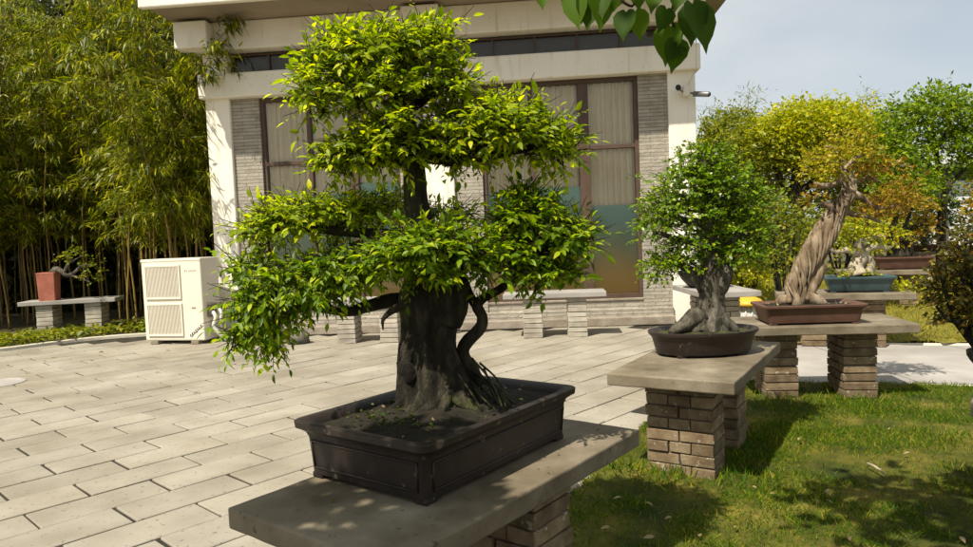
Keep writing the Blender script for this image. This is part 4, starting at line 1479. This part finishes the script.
px_tree('broadleaf_tree', 17, 800, 'broad golden green tree with dense domed crown and dark trunk', 'tree',
        [[(800, 235, 7, 0), (797, 205, 6, 0), (796, 180, 5, 0), (800, 150, 3, 0), (806, 125, 1.5, 0)], [(797, 205, 4, 0), (780, 178, 3, 0), (768, 150, 1.6, 0)], [(798, 195, 4, 0), (825, 170, 3, 0), (848, 145, 1.6, 0)], [(798, 210, 3.5, 0), (812, 195, 2.5, -.4), (830, 185, 1.4, -.8)]],
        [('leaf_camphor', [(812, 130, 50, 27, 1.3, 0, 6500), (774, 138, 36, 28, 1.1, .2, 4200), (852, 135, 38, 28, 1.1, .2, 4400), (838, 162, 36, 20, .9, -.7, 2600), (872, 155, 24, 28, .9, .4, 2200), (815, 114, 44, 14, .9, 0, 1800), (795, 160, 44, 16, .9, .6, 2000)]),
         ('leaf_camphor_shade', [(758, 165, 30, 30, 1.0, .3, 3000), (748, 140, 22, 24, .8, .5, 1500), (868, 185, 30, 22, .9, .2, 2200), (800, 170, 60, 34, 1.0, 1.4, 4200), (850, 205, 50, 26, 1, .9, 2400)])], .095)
px_tree('broadleaf_tree', 14.5, 941, 'fresh green open tree with slim forked trunk before the white building', 'tree',
        [[(941, 240, 4.2, 0), (942, 215, 3.8, 0), (944, 195, 3.4, 0), (940, 172, 2.6, 0), (934, 145, 1.8, 0), (932, 112, 1, 0)], [(944, 195, 3, 0), (954, 180, 2.2, 0), (966, 168, 1.8, 0), (980, 150, 1, 0)], [(941, 176, 2.4, 0), (924, 160, 1.8, 0), (910, 145, 1, 0)],
         [(936, 150, 2, 0), (948, 130, 1.4, 0), (952, 108, .8, 0)], [(943, 205, 2.6, 0), (925, 188, 1.8, 0), (905, 180, 1, 0)]],
        [('leaf_green', [(930, 112, 30, 24, .7, 0, 2000), (902, 122, 24, 26, .6, .1, 1600), (960, 115, 30, 22, .7, .1, 1800), (898, 162, 28, 24, .7, 0, 2000), (945, 148, 34, 22, .7, .2, 1600), (978, 138, 28, 28, .7, 0, 1700), (912, 188, 34, 20, .7, -.3, 2000), (994, 160, 28, 26, .7, 0, 1200), (892, 142, 18, 22, .5, 0, 900), (938, 94, 18, 10, .4, 0, 420), (970, 162, 18, 13, .5, 0, 420)])], .085)
px_tree('evergreen_tree', 20, 735, 'dark olive evergreen rising behind the end of the hall', 'tree',
        [[(735, 235, 5, 0), (734, 190, 4, 0), (733, 150, 2, 0)], [(734, 190, 3, 0), (720, 160, 1.6, 0)]],
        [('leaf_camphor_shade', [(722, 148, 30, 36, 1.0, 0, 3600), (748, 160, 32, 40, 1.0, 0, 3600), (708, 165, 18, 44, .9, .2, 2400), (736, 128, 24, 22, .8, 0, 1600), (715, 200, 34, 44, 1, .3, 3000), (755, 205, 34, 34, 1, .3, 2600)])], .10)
# wispy bamboo tips above them
for i, (x, y, w_) in enumerate(((748, 96, 12), (716, 112, 12), (866, 98, 8))):
    b = at(x, 240, 21.5)
    t = thing('bamboo', (b[0], b[1], 0), ('wispy bamboo tip above the dark olive evergreen', 'bamboo plume nearest the end pillar of the hall', 'thin bamboo tip between the golden and the green tree')[i], 'bamboo')
    s = 21.5 / FPX
    mb = MB()
    limb(mb, [(b[0], b[1], 0, .03), (*at(x - 2, 160, 21.5), .025), (*at(x, y + 10, 21.5), .012), (*at(x + 1, y - 6, 21.5), .004)], 20, 6, 0)
    mb.build('culm', M['culm'], t, smooth=True)
    leaves('foliage', [cloud(at(x, y + 6, 21.5), (w_ * s, .4, 14 * s), 260, .16), cloud(at(x, y + 30, 21.5), (w_ * 1.2 * s, .5, 18 * s), 300, .16)], 'lance', M['leaf_bamboo'], t)


def shrub(px, py, Y, rx, rz_, n, leaf, label, size, name='shrub', stems=5, foot=None):
    s = Y / FPX
    c = at(px, py, Y)
    fx = at(foot or px, py, Y)[0]
    t = thing(name, (fx, Y, 0), label, 'shrub')
    for i in range(stems):
        a = 6.28 * i / stems
        e = (c[0] + math.cos(a) * rx * s * .6, c[1] + math.sin(a) * rx * s * .5, c[2] + rz_ * s * .35)
        limb(MB(), [(fx, Y, -.03, .03), (fx * .6 + e[0] * .4, Y * .6 + e[1] * .4, e[2] * .45, .022), (*e, .008)], 12, 7, .15, 6, i).build('stem', M['bark_dark'], t, smooth=True)
    leaves('foliage', [cloud(c, (rx * s, rx * s * .8, rz_ * s), n, size, .3, .5, .7)], 'small', M[leaf], t)
    return t


shrub(783, 236, 8.2, 32, 44, 2300, 'leaf_camphor_shade', 'yellow green shrub with dark forked stems behind the twisted bonsai', .05, foot=784)
shrub(748, 276, 11.5, 26, 30, 2200, 'leaf_camphor', 'low golden green bush behind the yellow capped lawn lamp', .06)
shrub(984, 205, 12.0, 14, 22, 600, 'leaf_orange', 'orange tinged shrub before the white building', .075)
shrub(992, 250, 12.5, 20, 24, 1000, 'leaf_camphor_shade', 'mid green shrub under the orange tinged one', .07)
shrub(880, 236, 13.5, 30, 22, 1600, 'leaf_camphor', 'yellow green shrub behind the orange leaved bonsai', .07)
shrub(840, 228, 12.5, 34, 26, 1800, 'leaf_camphor_shade', 'olive shrub between the blue green pot and the golden tree', .07)
shrub(915, 290, 7.6, 20, 13, 420, 'leaf_camphor', 'small yellow weed clump by the brick leg of the blue pot table', .04, 'weed_clump', 0)
hd = MB()
L = []
for i in range(26):
    x = 5 + i * 1.1
    L.append(cloud((x, 23 + 1.2 * math.sin(i * 1.7), 1.2 + .3 * math.sin(i * 2.3)), (1.1, .9, 1.5), 1500, .16))
hg = leaves('hedge', L, 'small', M['leaf_dark'])
tag(hg, 'dark uneven hedge closing the garden behind the trees', 'hedge')

# white building far right
wb = thing('white_pavilion', (27, 31, 0), 'long low white building with dark window band behind the green tree', 'building', None, R(-8))
MB().box(-7, 12, 0, 6, 0, 2.95).build('wall', M['white'], wb, True, bevel=.02)
MB().box(-7.5, 12.5, -.8, 6.5, 3.6, 4.0).build('roof', M['white'], wb, True, bevel=.03)
MB().box(-6.8, 11.8, .25, 5.8, 2.951, 3.6).build('window_band', M['dull'], wb, True)
mb = MB()
for k in range(9):
    mb.box(-6.9 + k * 2.3, -6.7 + k * 2.3, -.1, .2, 2.952, 3.599)
mb.build('posts', M['white'], wb, True)

# ------------------------------------------------------------------ overhanging tree (trunk behind the camera)
ot = thing('overhanging_tree', (-.9, -1.6, 0), 'heart leaved tree whose leafy twigs hang into the top of the view', 'tree')
mb = MB()
limb(mb, [(-.9, -1.6, -.05, .14), (-.85, -1.5, .9, .11), (-.7, -1.25, 1.9, .09), (-.5, -.9, 2.7, .07), (-.4, -.5, 3.5, .04), (-.4, -.2, 4.1, .02)], 40, 14, .12, 5)
limb(mb, [(-.62, -1.1, 2.3, .06), (-.2, -.3, 2.75, .045), (.15, .6, 2.75, .03), (.3, 1.3, 2.45, .018), (.34, 1.62, 2.2, .010)], 26, 10, .12, 6)
limb(mb, [(-.62, -1.1, 2.4, .055), (-1.2, -.5, 2.8, .04), (-1.6, .1, 3.0, .025), (-1.8, .6, 3.05, .012)], 22, 10, .12, 6, 3)
limb(mb, [(.0, .2, 2.78, .035), (.6, .7, 2.95, .025), (1.1, 1.2, 3.0, .012)], 20, 8, .12, 6, 5)
mb.build('trunk', M['bark_grey'], ot, smooth=True)
# hanging leaves seen in the frame: tip px, base px, distance
HANG = [  # (base x, base y, tip x, tip y, distance, size m)
    (541, -14, 543, 7, 1.75), (566, -22, 570, 12, 1.7), (574, -12, 577, 26, 1.62), (590, -14, 588, 27, 1.62), (597, -18, 604, 28, 1.6), (603, -10, 601, 16, 1.6), (583, -18, 582, 20, 1.66), (610, -20, 612, 14, 1.7),
    (627, 6, 622, 38, 1.58), (634, 5, 642, 38, 1.6), (618, -20, 617, 8, 1.6), (640, -18, 638, 8, 1.62), (656, -22, 652, 10, 1.55),
    (668, 4, 660, 30, 1.45), (672, 18, 664, 62, 1.46), (678, 34, 673, 70, 1.45), (688, -6, 712, 48, 1.36), (696, -2, 690, 42, 1.38), (681, -24, 676, 8, 1.4), (684, 44, 668, 58, 1.44)]
Pb, Db, Nb, Sb = [], [], [], []
for k, (bx, by, tx, ty, Y) in enumerate(HANG):
    a, b = at(bx, by, Y), at(tx, ty, Y - .03)
    a = b - (b - a) * .84
    Pb.append(a)
    Db.append(b - a)
    Nb.append(np.array((.5 * math.sin(k * 2.1), -1, .5 + .3 * math.cos(k))))
    Sb.append(np.linalg.norm(b - a))
leaves('hanging_leaves', [(np.array(Pb), np.array(Db), np.array(Nb), np.array(Sb))], 'heart', M['leaf_over'], ot)
tw = MB()
for pts in ([(560, -60, 1.72), (575, -20, 1.66), (598, -14, 1.62), (628, 5, 1.58), (634, 4, 1.6)], [(640, -90, 1.55), (662, -40, 1.48), (674, -6, 1.45), (671, 18, 1.45), (680, 36, 1.45)], [(662, -40, 1.48), (686, -20, 1.4), (694, -4, 1.37)],
            [(686, -20, 1.4), (712, -30, 1.42), (730, -24, 1.46)], [(598, -14, 1.62), (640, -24, 1.6), (662, -40, 1.5)], [(560, -60, 1.72), (548, -30, 1.74), (541, -14, 1.75)]):
    limb(tw, [(*at(x, y, Y), .003) for x, y, Y in pts], 14, 6, 0)
e = at(560, -60, 1.72)
limb(tw, [(.34, 1.62, 2.2, .009), (*(np.array((.34, 1.62, 2.2)) * .5 + e * .5), .006), (*e, .003)], 10, 6, 0)
e = at(640, -90, 1.55)
limb(tw, [(.34, 1.62, 2.2, .009), (*(np.array((.34, 1.62, 2.2)) * .5 + e * .5), .006), (*e, .003)], 10, 6, 0)
tw.build('hanging_twigs', M['twig'], ot, smooth=True)
L = []  # unseen crown clumps, added to shade the front table and the lawn
for c, r, n in [((-1.75, .35, 3.05), (.85, .65, .4), 2600), ((-1.1, -.2, 3.1), (.6, .5, .35), 260), ((.75, .95, 3.05), (.7, .6, .28), 420), ((1.5, 1.5, 3.1), (.7, .6, .3), 420), ((.7, 1.75, 3.0), (.5, .45, .22), 380), ((1.15, 1.0, 3.2), (.5, .5, .22), 300), ((-.4, -.2, 3.9), (.9, .7, .5), 320), ((.2, .5, 2.95), (.5, .5, .2), 160)]:
    L.append(cloud(c, r, n, .11, .2, .8, .5))
leaves('crown', L, 'heart', M['leaf_over'], ot)

# ------------------------------------------------------------------ litter on lawn, paving, table
def litter_leaf(x, y, z, s, label, grp, mat='leaf_dry', kind='ovate'):
    a = rng.uniform(0, 6.28)
    d = np.array([[math.cos(a), math.sin(a), .05]])
    o = leaves('fallen_leaf', [(np.array([[x, y, z]]), d, np.array([[rng.normal() * .25, rng.normal() * .25, 1]]), np.array([s]))], kind, M[mat])
    return tag(o, label, 'leaf', grp)


for px, py in ((879, 471), (770, 497), (825, 502), (752, 489), (829, 492), (910, 455), (672, 520), (645, 505), (780, 528), (735, 531), (850, 540), (700, 540), (622, 500), (655, 540), (930, 500), (890, 430), (800, 440), (955, 470), (960, 540), (610, 530)):
    d = at(px, py, 1)
    k = (.03 - 1.4) / (d[2] - 1.4)
    litter_leaf(d[0] * k, d[1] * k, .045, random.uniform(.025, .055), 'pale dry leaf lying on the short lawn grass', 'dry leaves on the lawn')
d0, d1 = [at(x, y, 1) for x, y in ((867, 463), (886, 474))]
p0, p1 = [d * (-1.36 / (d[2] - 1.4)) for d in (d0, d1)]
mb = MB()
limb(mb, [(p0[0], p0[1], .04, .004), ((p0[0] + p1[0]) / 2, (p0[1] + p1[1]) / 2 + .01, .045, .006), (p1[0], p1[1], .035, .004)], 10, 8, .2, 20)
tag(mb.build('dry_stick', M['bark_pale'], smooth=True), 'short pale dry stick lying on the lawn', 'stick')
for px, py in ((336, 502), (318, 494), (437, 520), (434, 527), (350, 497), (540, 470), (548, 473), (352, 484), (300, 512), (560, 455), (600, 430), (590, 446), (470, 500), (285, 520)):
    d = at(px, py, 1)
    k = (.601 - 1.4) / (d[2] - 1.4)
    litter_leaf(d[0] * k, d[1] * k, .605, random.uniform(.008, .02), 'tiny dark leaf crumb on the slab beside the big rectangular pot', 'crumbs on the big table', 'leaf_red', 'small')
for px, py in ((45, 361), (58, 357), (104, 352), (30, 372), (160, 372), (240, 365), (80, 392), (200, 392), (92, 360), (170, 350)):
    d = at(px, py, 1)
    k = (.01 - 1.4) / (d[2] - 1.4)
    litter_leaf(d[0] * k, d[1] * k, .012, random.uniform(.05, .1), 'brown dry leaf blown onto the stone paving', 'dry leaves on the paving')

# ------------------------------------------------------------------ light, sky, camera
AZ, EL = R(220), R(56)        # sun: behind the camera and to the left
sd = np.array((math.sin(AZ) * math.cos(EL), math.cos(AZ) * math.cos(EL), math.sin(EL)))
sun = bpy.data.lights.new('sun', 'SUN')
sun.energy = 5.0
sun.angle = R(.55)
sun.color = (1, .93, .80)
so = bpy.data.objects.new('sun', sun)
C.objects.link(so)
so.rotation_euler = Vector(-sd).to_track_quat('-Z', 'Y').to_euler()
so.location = (-5, -5, 12)

wd = bpy.data.worlds.new('World')
S.world = wd
wd.use_nodes = True
nt = wd.node_tree
nt.nodes.clear()
out = nt.nodes.new('ShaderNodeOutputWorld')
bg = nt.nodes.new('ShaderNodeBackground')
sky = nt.nodes.new('ShaderNodeTexSky')
sky.sky_type = 'NISHITA'
sky.sun_disc = False
sky.sun_elevation = EL
sky.sun_rotation = AZ
sky.air_density = 1.0
sky.dust_density = 1.6
sky.ozone_density = 1.0
tc = nt.nodes.new('ShaderNodeTexCoord')
mp = nt.nodes.new('ShaderNodeMapping')
mp.inputs['Scale'].default_value = (1, 1, 2.6)
nt.links.new(tc.outputs['Generated'], mp.inputs[0])
cl = noisetex(nt, mp.outputs[0], 2.2, 6, .5, .3)
cr = ramp(nt, [(.35, (.55, .55, .55)), (.65, (.92, .92, .92))])
nt.links.new(cl, cr.inputs[0])
bk = mixc(nt, cr.outputs[0], sky.outputs[0], (7.2, 7.55, 7.6))
nt.links.new(bk, bg.inputs[0])
bg.inputs[1].default_value = .075
nt.links.new(bg.outputs[0], out.inputs[0])

cd = bpy.data.cameras.new('camera')
cd.sensor_width = 36
cd.lens = FPX / 973 * 36
cd.clip_start = .05
cd.clip_end = 1500
co = bpy.data.objects.new('camera', cd)
C.objects.link(co)
from mathutils import Matrix
m4 = Matrix(((rv[0], uv[0], -fv[0], 0), (rv[1], uv[1], -fv[1], 0), (rv[2], uv[2], -fv[2], CAMH), (0, 0, 0, 1)))
co.matrix_world = m4
S.camera = co
S.view_settings.view_transform = 'Standard'
S.view_settings.look = 'None'
S.view_settings.exposure = .5
S.view_settings.gamma = 1
S.view_settings.use_curve_mapping = False
S.cycles.use_denoising = True
S.cycles.max_bounces = 8
S.cycles.transparent_max_bounces = 12
